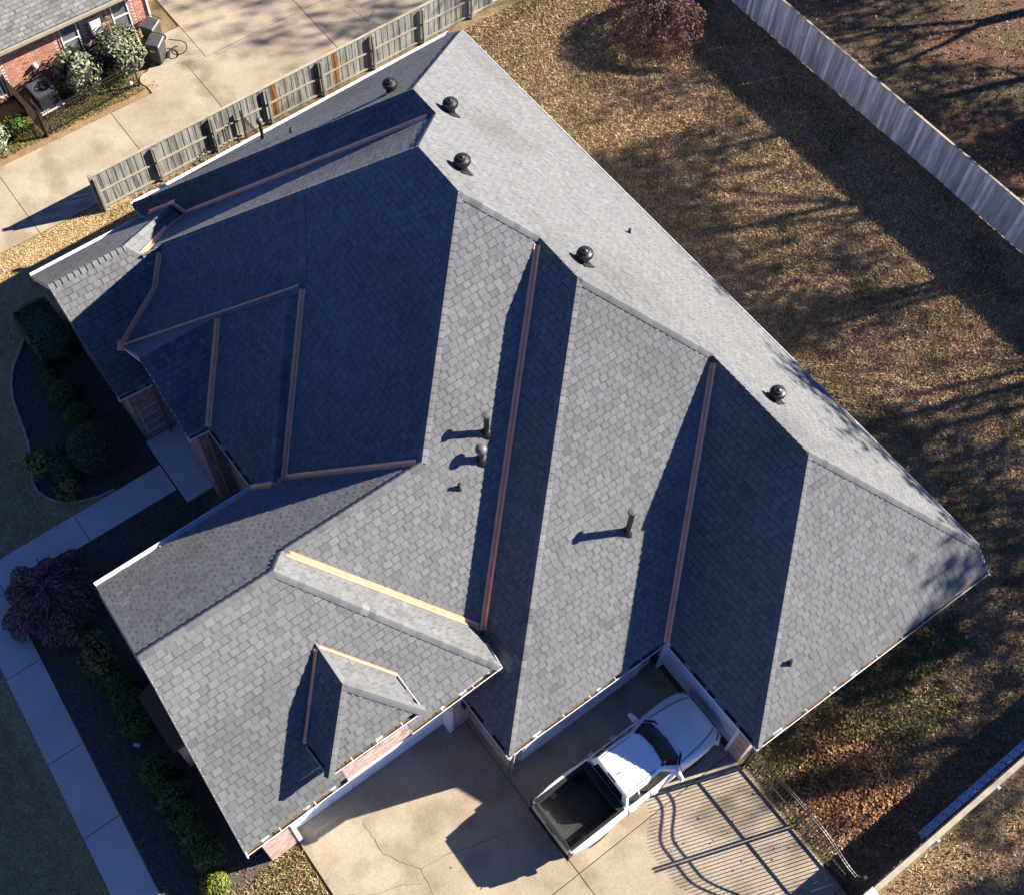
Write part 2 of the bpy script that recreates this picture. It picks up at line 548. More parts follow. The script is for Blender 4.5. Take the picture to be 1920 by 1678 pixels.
# ------------------------------------------------------------------ house roof geometry
V = {
    'P1': (7.259, -6.455, 9.797),
    'V1': (8.428, -6.456, 9.802),
    'P2': (10.690, -8.572, 11.835),
    'P3': (12.519, -8.605, 11.874),
    'R1': (13.992, -7.063, 10.405),
    'P4': (15.646, -7.054, 10.402),
    'R2': (18.506, -4.208, 7.690),
    'P5': (22.300, -4.172, 7.670),
    'T': (0.800, -0.080, 3.670),
    'Te': (-0.248, 0.066, 2.655),
    'E': (26.531, 0.029, 3.667),
    'E2': (27.277, 0.067, 2.954),
    'C4': (27.074, -9.135, 3.069),
    'C34': (23.260, -9.176, 3.084),
    'C3': (23.193, -14.742, 3.092),
    'KV': (20.194, -13.401, 4.379),
    'KG': (20.103, -13.468, 4.470),
    'J': (16.584, -12.763, 7.925),
    'K': (16.600, -17.041, 7.963),
    'K2': (17.109, -17.532, 8.417),
    'GH': (21.430, -13.662, 4.619),
    'GL': (21.531, -21.691, 4.501),
    'GR': (17.089, -21.245, 8.421),
    'FL': (13.056, -21.252, 4.844),
    'PLb': (12.958, -16.291, 4.728),
    'hb': (13.462, -15.802, 5.173),
    'vb': (13.461, -15.426, 5.170),
    'E0': (10.140, -12.267, 8.162),
    'a0': (10.139, -12.772, 8.168),
    'c3t': (8.624, -14.398, 6.685),
    'c3b': (10.634, -16.327, 4.782),
    'e0': (8.595, -16.974, 6.694),
    'ec': (10.598, -16.947, 4.811),
    'm2': (6.265, -16.897, 4.376),
    'm1': (5.555, -15.136, 5.145),
    'H2': (4.826, -14.315, 5.929),
    'n3': (4.844, -15.006, 5.906),
    'Lr': (4.510, -15.340, 6.261),
    'Lf': (4.510, -17.836, 6.247),
    'L0': (1.159, -17.813, 3.045),
    'n00': (1.137, -13.866, 3.046),
    'n0': (0.802, -13.670, 2.727),
    'n1': (1.754, -12.737, 3.642),
    'n2': (2.813, -13.294, 4.070),
    'Lc': (7.244, -17.809, 3.323),
    'Lc2': (7.298, -16.701, 3.272),
    'W1': (0.177, -13.650, 2.743),
    'Dt': (18.760, -17.566, 6.961),
    'Dp': (20.033, -17.589, 6.965),
    'De1': (21.414, -19.044, 5.674),
    'De2': (21.431, -16.169, 5.658),
    'Dv1': (20.277, -19.082, 5.616),
    'Dv2': (20.210, -16.183, 5.686),
}
V['n1b'] = (2.471, -12.595, 3.784)
V['Lc3'] = (7.30, -15.90, 3.30)
V['m3'] = (6.27, -15.90, 4.39)
V['s3'] = (20.40, -14.77, 3.08)
V['Ga'] = (21.50, -18.62, 4.53)
V['Gb'] = (21.02, -18.62, 4.96)
V['Gc'] = (21.02, -16.62, 4.97)
V['Gd'] = (21.47, -16.62, 4.57)
FACES = {
    'BK': 'T P1 V1 P2 P3 R1 P4 R2 P5 E',
    'NW1': 'Te T P1 W1',
    'SW1': 'P1 V1 n1b n1 n0 W1',
    'NW2': 'V1 P2 H2 n3 n2 n1b',
    'SW2': 'P2 P3 J vb E0 m1 H2',
    'CR': 'm1 E0 m2',
    'LSE': 'Lf Lr n3 H2 m1 m2 m3 Lc3 Lc',
    'LNW': 'L0 n00 n0 n1 Lr Lf',
    'LNE': 'Lr n1 n1b n2 n3',
    'EGNW': 'm2 E0 a0 c3t e0',
    'EGSE': 'e0 c3t c3b ec',
    'PL': 'a0 hb PLb c3b c3t',
    'SES': 'E0 vb hb a0',
    'FN': 'FL PLb hb vb J K K2 GR',
    'SE2': 'P3 R1 KV KG K J',
    'GN': 'K2 K KG GH',
    'G': 'GR K2 GH Gd Gc Gb Ga GL',
    'SW3': 'R1 P4 C3 s3 KV',
    'SE3': 'P4 R2 C34 C3',
    'SW4': 'R2 P5 C4 C34',
    'SE4': 'P5 E E2 C4',
    'DSW': 'Dt Dp De1 Dv1',
    'DNE': 'Dt Dv2 De2 Dp',
    'DSE': 'Dp De2 De1',
}
FC = {k: Face([V[n] for n in s.split()]) for k, s in FACES.items()}
EAVE_SET = 0.105           # shingles stop short of the gutter lip
def cut_edge(face, A, B, d):
    f = FC[face]
    pa, pb = [((Vector(V[n]) - f.o).dot(f.u), (Vector(V[n]) - f.o).dot(f.v)) for n in (A, B)]
    ex, ey = pb[0] - pa[0], pb[1] - pa[1]
    ln = math.hypot(ex, ey)
    nx, ny = -ey / ln, ex / ln
    if ny < 0: nx, ny = -nx, -ny
    side = lambda p: (p[0] - pa[0]) * nx + (p[1] - pa[1]) * ny - d
    out = []
    poly = f.poly
    for i in range(len(poly)):
        p, q = poly[i - 1], poly[i]
        sp, sq = side(p), side(q)
        if (sp < 0) != (sq < 0):
            t = sp / (sp - sq)
            out.append((p[0] + (q[0] - p[0]) * t, p[1] + (q[1] - p[1]) * t))
        if sq >= 0:
            out.append(q)
    f.poly = out
for args in (('NW1', 'Te', 'W1'), ('BK', 'T', 'E'), ('SW1', 'W1', 'n0'), ('LNW', 'L0', 'n00'), ('LSE', 'Lc', 'Lc2'), ('EGSE', 'ec', 'c3b'), ('PL', 'c3b', 'PLb'), ('FN', 'FL', 'PLb'), ('GN', 'KG', 'GH'),
             ('G', 'GL', 'GH'), ('SW3', 's3', 'C3'), ('SE3', 'C3', 'C34'), ('SW4', 'C34', 'C4'), ('SE4', 'C4', 'E2'), ('DSW', 'Dv1', 'De1'), ('DNE', 'Dv2', 'De2'), ('DSE', 'De1', 'De2')):
    cut_edge(*args, EAVE_SET * 1.25)

# ------------------------------------------------------------------ the setting: ground, drives, walks
def struct(o):
    o['kind'] = 'structure'
    return o

gm = MB()
gm.quad((-160, -160, -0.03), (190, -160, -0.03), (190, 190, -0.03), (-160, 190, -0.03))
ground = struct(gm.build('lawn', 'lawn'))

def slab_field(name, polys, mat, base_poly, z=0.02):
    b = MB(); b.prism(base_poly, -0.06, -0.004)
    base = struct(b.build(name, 'joint'))
    for pl in polys:
        m = MB()
        m.tone = random.uniform(-0.12, 0.10)
        m.prism(pl, -0.05, z)
        m.build('slab', mat, base, bevel=0.008)
    return base

def rect(x0, x1, y0, y1):
    return [(x0, y0), (x1, y0), (x1, y1), (x0, y1)]

gm = MB()
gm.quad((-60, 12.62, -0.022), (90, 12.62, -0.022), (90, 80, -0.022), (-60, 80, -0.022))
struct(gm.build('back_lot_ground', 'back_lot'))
g = 0.011
gm = MB()
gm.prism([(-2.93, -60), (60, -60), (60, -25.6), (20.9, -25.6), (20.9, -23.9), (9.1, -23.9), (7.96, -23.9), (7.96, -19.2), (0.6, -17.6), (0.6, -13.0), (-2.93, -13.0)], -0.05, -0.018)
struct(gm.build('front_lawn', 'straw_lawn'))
# driveway court in front of the garages: joints run along both house directions
xs = [20.55, 26.42, 31.2]
polys = []
cols = [(-20.45, -14.56), (-14.56, -8.78)]
for (ya, yb) in cols:
    for i in range(len(xs) - 1):
        polys.append(rect(xs[i] + g, xs[i + 1] - g, ya + g, yb - g))
for ya, yb in cols[:]:
    polys.append(rect(31.2 + g, 40, ya + g, yb - g))
drive = slab_field('driveway', polys, 'concrete', rect(20.5, 40.1, -20.47, -8.76))
# hairline cracks lying on the slabs
def crack(parent, pts, w=0.018, z=0.0235):
    mb = MB()
    pts2 = []
    for a, b in zip(pts[:-1], pts[1:]):
        n = max(2, int(math.dist(a, b) / 0.12))
        for k in range(n):
            t = k / n
            pts2.append((a[0] + (b[0] - a[0]) * t + random.uniform(-0.025, 0.025), a[1] + (b[1] - a[1]) * t + random.uniform(-0.025, 0.025)))
    pts2.append(pts[-1])
    for a, b in zip(pts2[:-1], pts2[1:]):
        d = Vector((b[0] - a[0], b[1] - a[1], 0)).normalized()
        s = Vector((-d.y, d.x, 0)) * (w / 2 * random.uniform(0.5, 1.2))
        A = Vector((a[0], a[1], z)); B = Vector((b[0], b[1], z))
        mb.quad(A - s, B - s, B + s, A + s)
    return mb.build('crack', 'crack', parent)
crack(drive, [(21.57, -18.67), (22.67, -18.68), (23.32, -18.3), (23.64, -18.06), (23.73, -17.38), (24.07, -16.31), (24.32, -15.35)])
crack(drive, [(23.64, -18.06), (24.15, -18.14), (24.6, -18.2)])
crack(drive, [(23.0, -20.1), (23.43, -19.55), (23.62, -18.86), (23.96, -18.28)], 0.013)

# neighbour's drive: runs past the wooden fence and widens behind the house
ys = [-34, -30, -25.5, -21.3, -16.43, -11.56, -7.9]
polys = [rect(-6.62, -2.95, ys[i] + g, ys[i + 1] - g) for i in range(len(ys) - 1)]
polys.append([(-7.12, -7.9 + g), (-2.95, -7.9 + g), (-2.95, -2.5 - g), (-7.12, -2.5 - g)])
polys.append([(-12.4, -7.05), (-7.15, -7.05), (-7.15, -2.5 - g), (-12.4, -2.5 - g)])
polys.append(rect(-7.12, -2.95, -2.5 + g, 3.2))
polys.append(rect(-12.4, -7.15, -2.5 + g, 3.2))
polys.append(rect(-12.4, -2.95, 3.2 + 2 * g, 9.0))
polys.append(rect(-17.6, -12.42, -7.05, 9.0))
# rounded apron in front of the bins
ap = [(-6.62 - g, -9.75), (-6.62 - g, -7.9), (-7.13, -7.9), (-7.13, -7.07), (-9.2, -7.07), (-9.2, -7.9), (-8.75, -8.35), (-8.3, -8.75), (-8.0, -9.05), (-7.75, -9.35)]
ap += [(-7.35 + 0.42 * math.cos(q) , -9.42 + 0.42 * math.sin(q)) for q in [rad(x) for x in (200, 225, 250, 270, 290, 310)]]
polys.append(ap)
ndrive = slab_field('neighbour_driveway', polys, 'concrete', [(-6.63, -34), (-2.93, -34), (-2.93, 9.0), (-17.6, 9.0), (-17.6, -7.04), (-9.3, -7.04), (-9.2, -7.9), (-8.0, -9.05), (-7.8, -9.5), (-6.63, -9.8)])
crack(ndrive, [(-6.31, -0.85), (-5.04, -0.64), (-4.41, -0.28), (-3.6, 0.2)], 0.03)
crack(ndrive, [(-5.04, -0.64), (-5.42, -0.12), (-5.18, 1.31)], 0.03)
crack(ndrive, [(-5.9, -2.0), (-5.04, -0.64)], 0.025)

# street-side walk and the walk to the front door
a = math.atan2(-25.43 + 24.96, 19.03 - 11.31)
def wk(x, t):                     # along the slightly skewed walk
    return (x, -24.92 + (x - 11.31) * math.tan(a) + t)
wx = [9.12, 11.7, 14.76, 17.25, 19.9, 22.4, 25.0, 28.0]
polys = [[wk(wx[i] + g, 0), wk(wx[i + 1] - g, 0), wk(wx[i + 1] - g, 1.14), wk(wx[i] + g, 1.14)] for i in range(len(wx) - 1)]
walk = slab_field('front_walk', polys, 'walk', [wk(9.1, -0.005), wk(28, -0.005), wk(28, 1.145), wk(9.1, 1.145)])
wy = [-30.5, -27.4, -23.72, -20.75, -17.62]
polys = [rect(7.98, 9.10, wy[i] + g, wy[i + 1] - g) for i in range(len(wy) - 1)]
walk2 = slab_field('entry_walk', polys, 'walk', rect(7.97, 9.11, -30.5, -17.6))
pm = MB(); pm.box(7.02, 9.75, -17.58, -15.9, -0.05, 0.12)
struct(pm.build('porch_floor', 'walk', bevel=0.01))

# planting beds
bed_edge = [(0.72, -18.79), (1.2, -19.25), (1.75, -19.8), (2.3, -20.15), (2.91, -20.38), (3.8, -20.55), (4.71, -20.72), (5.67, -21.07), (6.1, -21.25), (6.55, -21.3), (7.0, -21.12), (7.35, -20.85), (7.65, -20.4), (7.86, -19.8), (7.92, -19.3)]
mb = MB(); mb.prism(bed_edge + [(7.95, -17.6), (7.0, -17.5), (1.4, -17.5), (0.6, -17.6)], -0.06, -0.012)
struct(mb.build('entry_planting_bed', 'mulch'))
mb = MB(); mb.prism([wk(9.2, 1.17), wk(21.2, 1.17), (21.2, -22.3), (20.9, -21.3), (13.3, -21.3), (13.3, -16.2), (9.14, -17.5)], -0.06, -0.012)
struct(mb.build('garage_planting_bed', 'mulch'))
mb = MB(); mb.prism([(-6.66, -34), (-6.66, -9.7), (-7.15, -9.7), (-9.0, -8.4), (-9.5, -8.4), (-9.5, -34)], -0.06, -0.014)
struct(mb.build('neighbour_bed', 'soil'))
# bark chips on the beds
def scatter_chips(n, box, inside, mat, size=(0.03, 0.09), z=0.0, name='bark_mulch', flat=0.35, tone=0.35):
    pts = []
    while len(pts) < n:
        k = n * 2
        x = RNG.uniform(box[0], box[1], k); y = RNG.uniform(box[2], box[3], k)
        pts += [(px, py) for px, py in zip(x, y) if inside(px, py)]
    pts = np.array(pts[:n])
    s = RNG.uniform(*size, n)
    an = RNG.uniform(0, 6.283, n)
    t1 = RNG.uniform(-flat, flat, n); t2 = RNG.uniform(-flat, flat, n)
    ux = np.stack([np.cos(an) * s, np.sin(an) * s, t1 * s], 1) * 0.5
    vx = np.stack([-np.sin(an) * s * 0.55, np.cos(an) * s * 0.55, t2 * s], 1) * 0.5
    c = np.column_stack([pts, np.full(n, z) + RNG.uniform(0, 0.03, n)])
    v = np.stack([c - ux - vx * .4, c + vx * -1, c + ux, c + vx], 1).reshape(-1, 3)
    f = np.arange(n * 4).reshape(-1, 4)
    return np_mesh(name, v, f, mat, RNG.normal(0, tone, n), kind='stuff', per=4)

def in_poly(poly):
    def fn(x, y):
        c = False
        j = len(poly) - 1
        for i in range(len(poly)):
            if (poly[i][1] > y) != (poly[j][1] > y) and x < (poly[j][0] - poly[i][0]) * (y - poly[i][1]) / (poly[j][1] - poly[i][1]) + poly[i][0]:
                c = not c
            j = i
        return c
    return fn
tag(scatter_chips(4500, (0.5, 8, -21.4, -17.4), in_poly(bed_edge + [(7.95, -17.6), (7.0, -17.5), (0.6, -17.6)]), 'chips', name='entry_bed_bark'), 'dark bark chips covering the bed by the front door', 'mulch')
tag(scatter_chips(7000, (9, 21.2, -25.3, -16), in_poly([wk(9.2, 1.17), wk(21.2, 1.17), (20.9, -21.3), (13.3, -21.3), (13.3, -16.2), (9.14, -17.5)]), 'chips', name='garage_bed_bark'), 'dark bark chips covering the bed beside the long walk', 'mulch')

# scalloped brick edging of the curved bed
edging = empty('bed_edging', (bed_edge[0][0], bed_edge[0][1], 0), 0, 'low scalloped brick edging curving round the front planting bed', 'edging')
dist = [0]
for p, q in zip(bed_edge[:-1], bed_edge[1:]):
    dist.append(dist[-1] + math.dist(p, q))
bm0 = MB(); bm0.box(-0.058, 0.058, -0.045, 0.045, -0.04, 0.075)
eproto = None
s = 0.0
while s < dist[-1]:
    k = max(i for i in range(len(dist)) if dist[i] <= s)
    k = min(k, len(bed_edge) - 2)
    t = (s - dist[k]) / (dist[k + 1] - dist[k])
    p, q = bed_edge[k], bed_edge[k + 1]
    if eproto is None:
        eproto = bm0.build('edging_brick', 'brick_house', edging, bevel=0.012)
        o = eproto
    else:
        o = eproto.copy(); COL.objects.link(o); o.parent = edging
    o.location = (p[0] + (q[0] - p[0]) * t - bed_edge[0][0], p[1] + (q[1] - p[1]) * t - bed_edge[0][1], 0)
    o.rotation_euler = (0, 0, math.atan2(q[1] - p[1], q[0] - p[0]) + random.uniform(-0.08, 0.08))
    s += 0.125

# ------------------------------------------------------------------ the house
house = empty('house', (13.5, -9.0, 0), 0, 'large brick house with grey slate style shingle roof and copper valleys', 'house')
HO = Vector((13.5, -9.0, 0))
class HP:                          # keeps part coordinates in world space under the house empty
    pass
def hbuild(mb, name, mat, parent=None, **kw):
    o = mb.build(name, mat, parent or house, **kw)
    if parent is None:
        o.location = -HO
    return o
# roof deck
mb = MB()
for k, f in FC.items():
    for part in convex_parts(f.poly):
        mb.add([f.at(x, y, -0.012) for x, y in part], [tuple(range(len(part)))])
roof = hbuild(mb, 'roof', 'deck')
allsh = []
for k, f in FC.items():
    allsh += shingles(f, RNG)
order = sorted(range(len(allsh)), key=lambda i: -screen_size(sum(allsh[i][0], Vector()) / len(allsh[i][0]), allsh[i][4], allsh[i][3]))
big = set(order[:300])
rest = MB()
for i, shg in enumerate(allsh):
    if i in big:
        m = MB(); shingle_into(m, shg); m.build('shingle', 'shingle', roof)
    else:
        shingle_into(rest, shg)
rest.build('shingle_courses', 'shingle', roof, kind='stuff')

# hip and ridge caps
def caps(A, B, f1, f2, rng=RNG, half=0.135, lift=0.0, thick=0.0):
    A = Vector(A); B = Vector(B)
    if A.z > B.z: A, B = B, A
    t = (B - A); L = t.length; t.normalize()
    ws = []
    for f, sg in ((f1, 1), (f2, -1)):
        w = f.n.cross(t).normalized()
        if f1 is f2:
            w = w * sg
        elif w.dot(f.c - (A + B) / 2) < 0:
            w = -w
        ws.append((w, f.n))
    up = (f1.n + f2.n).normalized()
    out = []
    s = 0.10 if A.z < 5.4 else 0.0
    while s < L - 0.03:
        e = min(s + 0.235, L)
        sec = []
        for q, h in ((s, 0.049 + thick), (e, 0.027 + thick * 0.3)):
            c = A + t * q
            ring = [c + ws[0][0] * half + ws[0][1] * (h - 0.012), c + ws[0][0] * (half * 0.42) + ws[0][1] * (h - 0.002), c + up * (h + 0.004 + lift),
                    c + ws[1][0] * (half * 0.42) + ws[1][1] * (h - 0.002), c + ws[1][0] * half + ws[1][1] * (h - 0.012)]
            low = [c + ws[0][0] * (half) + ws[0][1] * (h - 0.045 - thick), c + ws[1][0] * (half) + ws[1][1] * (h - 0.045 - thick)]
            sec.append((ring, low))
        v = sec[0][0] + sec[1][0] + sec[0][1] + sec[1][1]
        fcs = [(k, k + 1, k + 6, k + 5) for k in range(4)] + [(10, 0, 5, 12), (4, 11, 13, 9), (10, 11, 4, 3, 2), (10, 2, 1, 0)]
        out.append((v, fcs, float(rng.normal(-0.02, 0.10)), sum(v, Vector()) / 14, up))
        s += 0.205
    return out
CAPS = [('T', 'P1', 'BK', 'NW1'), ('P1', 'V1', 'BK', 'SW1'), ('V1', 'P2', 'BK', 'NW2'), ('P2', 'P3', 'BK', 'SW2'), ('P3', 'R1', 'BK', 'SE2'),
        ('R1', 'P4', 'BK', 'SW3'), ('P4', 'R2', 'BK', 'SE3'), ('R2', 'P5', 'BK', 'SW4'), ('P5', 'E', 'BK', 'SE4'), ('W1', 'P1', 'NW1', 'SW1'),
        ('H2', 'P2', 'NW2', 'SW2'), ('n3', 'H2', 'NW2', 'LSE'), ('J', 'P3', 'SW2', 'SE2'), ('J', 'K', 'FN', 'SE2'), ('GH', 'K2', 'G', 'GN'),
        ('GR', 'K2', 'FN', 'G'), ('K', 'K2', 'FN', 'GN'), ('C3', 'P4', 'SW3', 'SE3'), ('C4', 'P5', 'SW4', 'SE4'), ('Lf', 'Lr', 'LNW', 'LSE'), ('n1', 'Lr', 'LNW', 'LNE'),
        ('n3', 'Lr', 'LSE', 'LNE'), ('e0', 'c3t', 'EGNW', 'EGSE'), ('c3t', 'a0', 'EGNW', 'PL'), ('a0', 'E0', 'EGNW', 'SES'), ('hb', 'a0', 'PL', 'SES'),
        ('Dt', 'Dp', 'DSW', 'DNE'), ('De1', 'Dp', 'DSW', 'DSE'), ('De2', 'Dp', 'DNE', 'DSE')]
cl = []
for a_, b_, f1, f2 in CAPS:
    cl += caps(V[a_], V[b_], FC[f1], FC[f2], thick=0.016 if (a_, b_) in (('J', 'K'), ('GR', 'K2'), ('Lf', 'Lr')) else 0.0)
h0, h1 = Vector(V['P2']), Vector(V['H2'])
cl += caps(V['E0'], h0 + (h1 - h0) * 0.415, FC['SW2'], FC['SW2'])
order = sorted(range(len(cl)), key=lambda i: -screen_size(cl[i][3], cl[i][4], 1.0))
big = set(order[:300])
rest = MB()
for i, c in enumerate(cl):
    m = MB() if i in big else rest
    m.tone = c[2]
    m.add(c[0], c[1])
    if i in big:
        m.build('ridge_cap', 'shingle', roof)
rest.build('ridge_cap_run', 'shingle', roof, kind='stuff')

# copper valleys with a raised centre rib
VAL = [('V1', 'n1b', 'SW1', 'NW2', .3, 0), ('n1b', 'n1', 'SW1', 'LNE', 0, 0), ('n1', 'n0', 'SW1', 'LNW', 0, .5), ('n1b', 'n2', 'LNE', 'NW2', 0.05, 0), ('n2', 'n3', 'LNE', 'NW2', 0, 0.1), ('H2', 'm1', 'LSE', 'SW2', .25, 0),
       ('m1', 'm2', 'LSE', 'CR', 0, 0), ('E0', 'm2', 'EGNW', 'SW2', .12, 0), ('E0', 'vb', 'SES', 'SW2', .12, 0), ('c3t', 'c3b', 'EGSE', 'PL', 0.05, 0.12),
       ('J', 'vb', 'FN', 'SW2', .15, 0), ('vb', 'hb', 'FN', 'SES', 0, 0), ('hb', 'PLb', 'FN', 'PL', 0, 0), ('K', 'KG', 'SE2', 'GN', 0.12, 0.05), ('R1', 'KV', 'SE2', 'SW3', 0.2, 0),
       ('R2', 'C34', 'SE3', 'SW4', 0.2, 0.08), ('Dt', 'Dv1', 'G', 'DSW', 0.1, 0), ('Dt', 'Dv2', 'G', 'DNE', 0.1, 0)]
for a_, b_, f1, f2, s0, s1 in VAL:
    A = Vector(V[a_]); B = Vector(V[b_])
    t = (B - A).normalized()
    A = A + t * s0; B = B - t * s1
    F1, F2 = FC[f1], FC[f2]
    ws = []
    for f in (F1, F2):
        w = f.n.cross(t).normalized()
        if w.dot(f.c - (A + B) / 2) < 0: w = -w
        ws.append(w)
    up = (F1.n + F2.n).normalized()
    m = MB()
    wd = 0.118
    nseg = max(1, int((B - A).length / 1.6))
    for k in range(nseg):
        rows = []
        for q in (k / nseg, (k + 1) / nseg):
            c = A + (B - A) * q
            l = 0.036 + (0.004 if q == k / nseg else 0)
            rows.append([c + ws[0] * wd + F1.n * (l - 0.03), c + ws[0] * wd + F1.n * l, c + ws[0] * 0.030 + F1.n * l, c + up * (l + 0.036), c + ws[1] * 0.030 + F2.n * l, c + ws[1] * wd + F2.n * l, c + ws[1] * wd + F2.n * (l - 0.03)])
        m.add(rows[0] + rows[1], [(i, i + 1, i + 8, i + 7) for i in range(6)])
    m.build('valley_flashing', 'copper', roof)
# soldered saddle patches where valleys meet
for nm, fs in (('m2', 'LSE'), ('vb', 'FN'), ('n1', 'SW1'), ):
    f = FC[fs]; p = Vector(V[nm]) + f.n * 0.045
    m = MB()
    m.add([p + f.u * 0.20 - f.v * 0.06 + Vector((0, 0, 0.02)), p + f.v * 0.24, p - f.u * 0.20 - f.v * 0.06 + Vector((0, 0, 0.02)), p - f.v * 0.16], [(0, 1, 2, 3)])
    m.build('saddle_flashing', 'copper', roof)

# gutters with hangers
def gutter(A, B, out, inset=0.15, ends=(0, 0), lit=True, hang=0.85, shift=0.0):
    A = Vector(A); B = Vector(B)
    t = (B - A); t.z = 0; t.normalize()
    A = A - t * min(0, ends[0]); B = B + t * min(0, ends[1])
    o = Vector((out[0], out[1], 0)).normalized()
    o = (o - t * o.dot(t)).normalized()
    prof = [(-inset, -0.03), (-inset, -0.135), (-0.055, -0.135), (-0.015, -0.055), (-0.010, 0.004), (0.008, 0.004), (0.008, -0.02), (0.0, -0.06), (-0.038, -0.150), (-inset - 0.012, -0.150), (-inset - 0.012, -0.03)]
    m = MB()
    n = len(prof)
    v = [c + o * (x + (shift if x > -inset else 0)) + Vector((0, 0, z + (shift * 0.35 if z > -0.06 and x > -inset else 0))) for c in (A, B) for x, z in prof]
    m.add(v, [(i, (i + 1) % n, (i + 1) % n + n, i + n) for i in range(n)])
    capf = [i for i in (1, 2, 3, 4, 5, 6, 7, 8, 9)]
    for base in (0, n):
        m.add([v[base + i] for i in (1, 2, 3, 4)] + [(A if base == 0 else B) + o * (-inset) + Vector((0, 0, 0.0))], [(0, 1, 2, 3, 4)])
    gobj = hbuild(m, 'gutter', 'white')
    L = (B - A).length
    k = max(1, int(L / hang))
    for i in range(k + 1):
        c = A + (B - A) * min(0.985, max(0.015, (i + 0.1 * random.random()) / k))
        if min(i, k - i) == 0: continue
        h = MB(); h.bar(c + o * (-inset) + Vector((0, 0, -0.002)), c + o * 0.005 + Vector((0, 0, 0.006)), 0.024, 0.008)
        h.build('gutter_hanger', 'white', gobj)
    if lit:
        q = MB()
        p = A.copy(); rem = L
        s = 0.05
        while s < L - 0.1:
            e = min(L - 0.05, s + random.uniform(0.25, 1.1))
            z = -0.075 - random.uniform(0, 0.02)
            q.add([A + t * s + o * (-inset + .01) + Vector((0, 0, z)), A + t * e + o * (-inset + .01) + Vector((0, 0, z)), A + t * e + o * -0.025 + Vector((0, 0, z)), A + t * s + o * -0.025 + Vector((0, 0, z))], [(0, 1, 2, 3)])
            s = e + random.uniform(0, 0.5)
        if q.f: q.build('leaf_litter', 'debris', gobj, kind='stuff')
    return gobj
gutter(V['T'], V['E'], (0, 1), lit=False, shift=0.03)
gutter(V['W1'], V['Te'], (-1, 0), lit=False, shift=0.09)
gutter(V['L0'], V['n00'], (-1, 0), lit=False, shift=0.09)
gutter(V['FL'], V['PLb'], (-1, 0), lit=False, shift=0.09)
gutter(V['C4'], V['E2'], (1, 0), ends=(0.09, 0.05))
gutter(V['C34'], V['C4'], (0, -1), ends=(-0.1, 0.09))
gutter(V['C3'], V['C34'], (1, 0), ends=(0.09, 0))
gutter(V['s3'], V['C3'], (0, -1), ends=(0, 0.09))
gutter(V['GL'], V['Ga'], (1, 0), ends=(0.05, 0))
gutter(V['Gd'], V['GH'], (1, 0), ends=(0, 0.09))
gutter(V['KG'], V['GH'], (0, 1), ends=(-0.5, 0.09))
gutter(V['De1'], V['De2'], (1, 0), ends=(0.09, 0.09), hang=0.7)
gutter(V['Dv1'], V['De1'], (0, -1), ends=(-0.12, 0.09), hang=0.6)
gutter(V['Dv2'], V['De2'], (0, 1), ends=(-0.05, 0.09), hang=0.6)
gutter(V['Lc'], V['Lc2'], (1, 0), ends=(0.05, 0.1), hang=0.6)
gutter(V['ec'], V['c3b'], (1, 0), ends=(0.05, 0), hang=0.5)
gutter(V['c3b'], V['PLb'], (0, -1), ends=(0, 0), hang=0.8)
gutter(V['W1'], V['n0'], (0, -1), lit=False)

# barge boards on the rakes
def rake(A, B, out, h=0.17):
    A = Vector(A); B = Vector(B); o = Vector((out[0], out[1], 0))
    m = MB(); m.bar(A - o * 0.03 - Vector((0, 0, h / 2 + .02)), B - o * 0.03 - Vector((0, 0, h / 2 + .02)), 0.03, h)
    hbuild(m, 'barge_board', 'white')
for a_, b_, o_ in (('FL', 'GR', (0, -1)), ('GR', 'GL', (0, -1)), ('L0', 'Lf', (0, -1)), ('Lf', 'Lc', (0, -1)), ('m2', 'e0', (0, -1)), ('e0', 'ec', (0, -1)), ('T', 'Te', (0, 1)), ('E', 'E2', (0, 1))):
    rake(V[a_], V[b_], o_)

# walls
def wall_box(x0, x1, y0, y1, z1, z0=-0.05):
    m = MB(); m.box(x0, x1, y0, y1, z0, z1)
    return hbuild(m, 'wall', 'mortar')
w_main = wall_box(0.75, 20.0, -9.6, -0.42, 3.3)
w_west = wall_box(0.76, 4.9, -13.2, -9.6, 2.85)
w_l = wall_box(1.55, 6.98, -17.50, -13.2, 3.15)
w_e = wall_box(6.98, 12.9, -16.02, -9.6, 4.4)
w_eg = wall_box(8.95, 10.32, -16.62, -16.02, 4.4)
w_f = wall_box(13.4, 20.0, -14.3, -9.6, 4.15)
w_g = wall_box(13.41, 20.58, -21.3, -14.3, 4.35)
w_3 = wall_box(20.0, 22.85, -14.38, -9.0, 2.95)
w_4 = wall_box(20.01, 26.72, -8.58, -0.43, 2.95)
gp1 = wall_box(20.58, 20.93, -21.3, -20.42, 4.35)
gp2 = wall_box(20.58, 20.93, -15.02, -14.32, 4.35)
gh = wall_box(20.58, 20.93, -20.42, -15.02, 4.35, 2.42)
dw = wall_box(20.3, 20.935, -18.66, -16.58, 5.55, 4.3)
pier4 = wall_box(26.30, 26.74, -8.80, -8.58, 2.95)
def gable(wall, pts, y0, y1):
    m = MB()
    v = [(x, y0, z) for x, z in pts] + [(x, y1, z) for x, z in pts]
    n = len(pts)
    m.add(v, [tuple(range(n)), tuple(range(2 * n - 1, n - 1, -1))] + [(i, i + n, (i + 1) % n + n, (i + 1) % n) for i in range(n)])
    hbuild(m, 'gable_wall', 'brick_house')
gable(w_l, [(1.55, 3.1), (6.98, 3.1), (6.98, 3.45), (4.51, 6.08), (1.55, 3.35)], -17.50, -17.3)
gable(w_g, [(13.41, 4.3), (20.93, 4.3), (20.93, 4.8), (17.1, 8.2), (13.41, 4.95)], -21.3, -21.1)
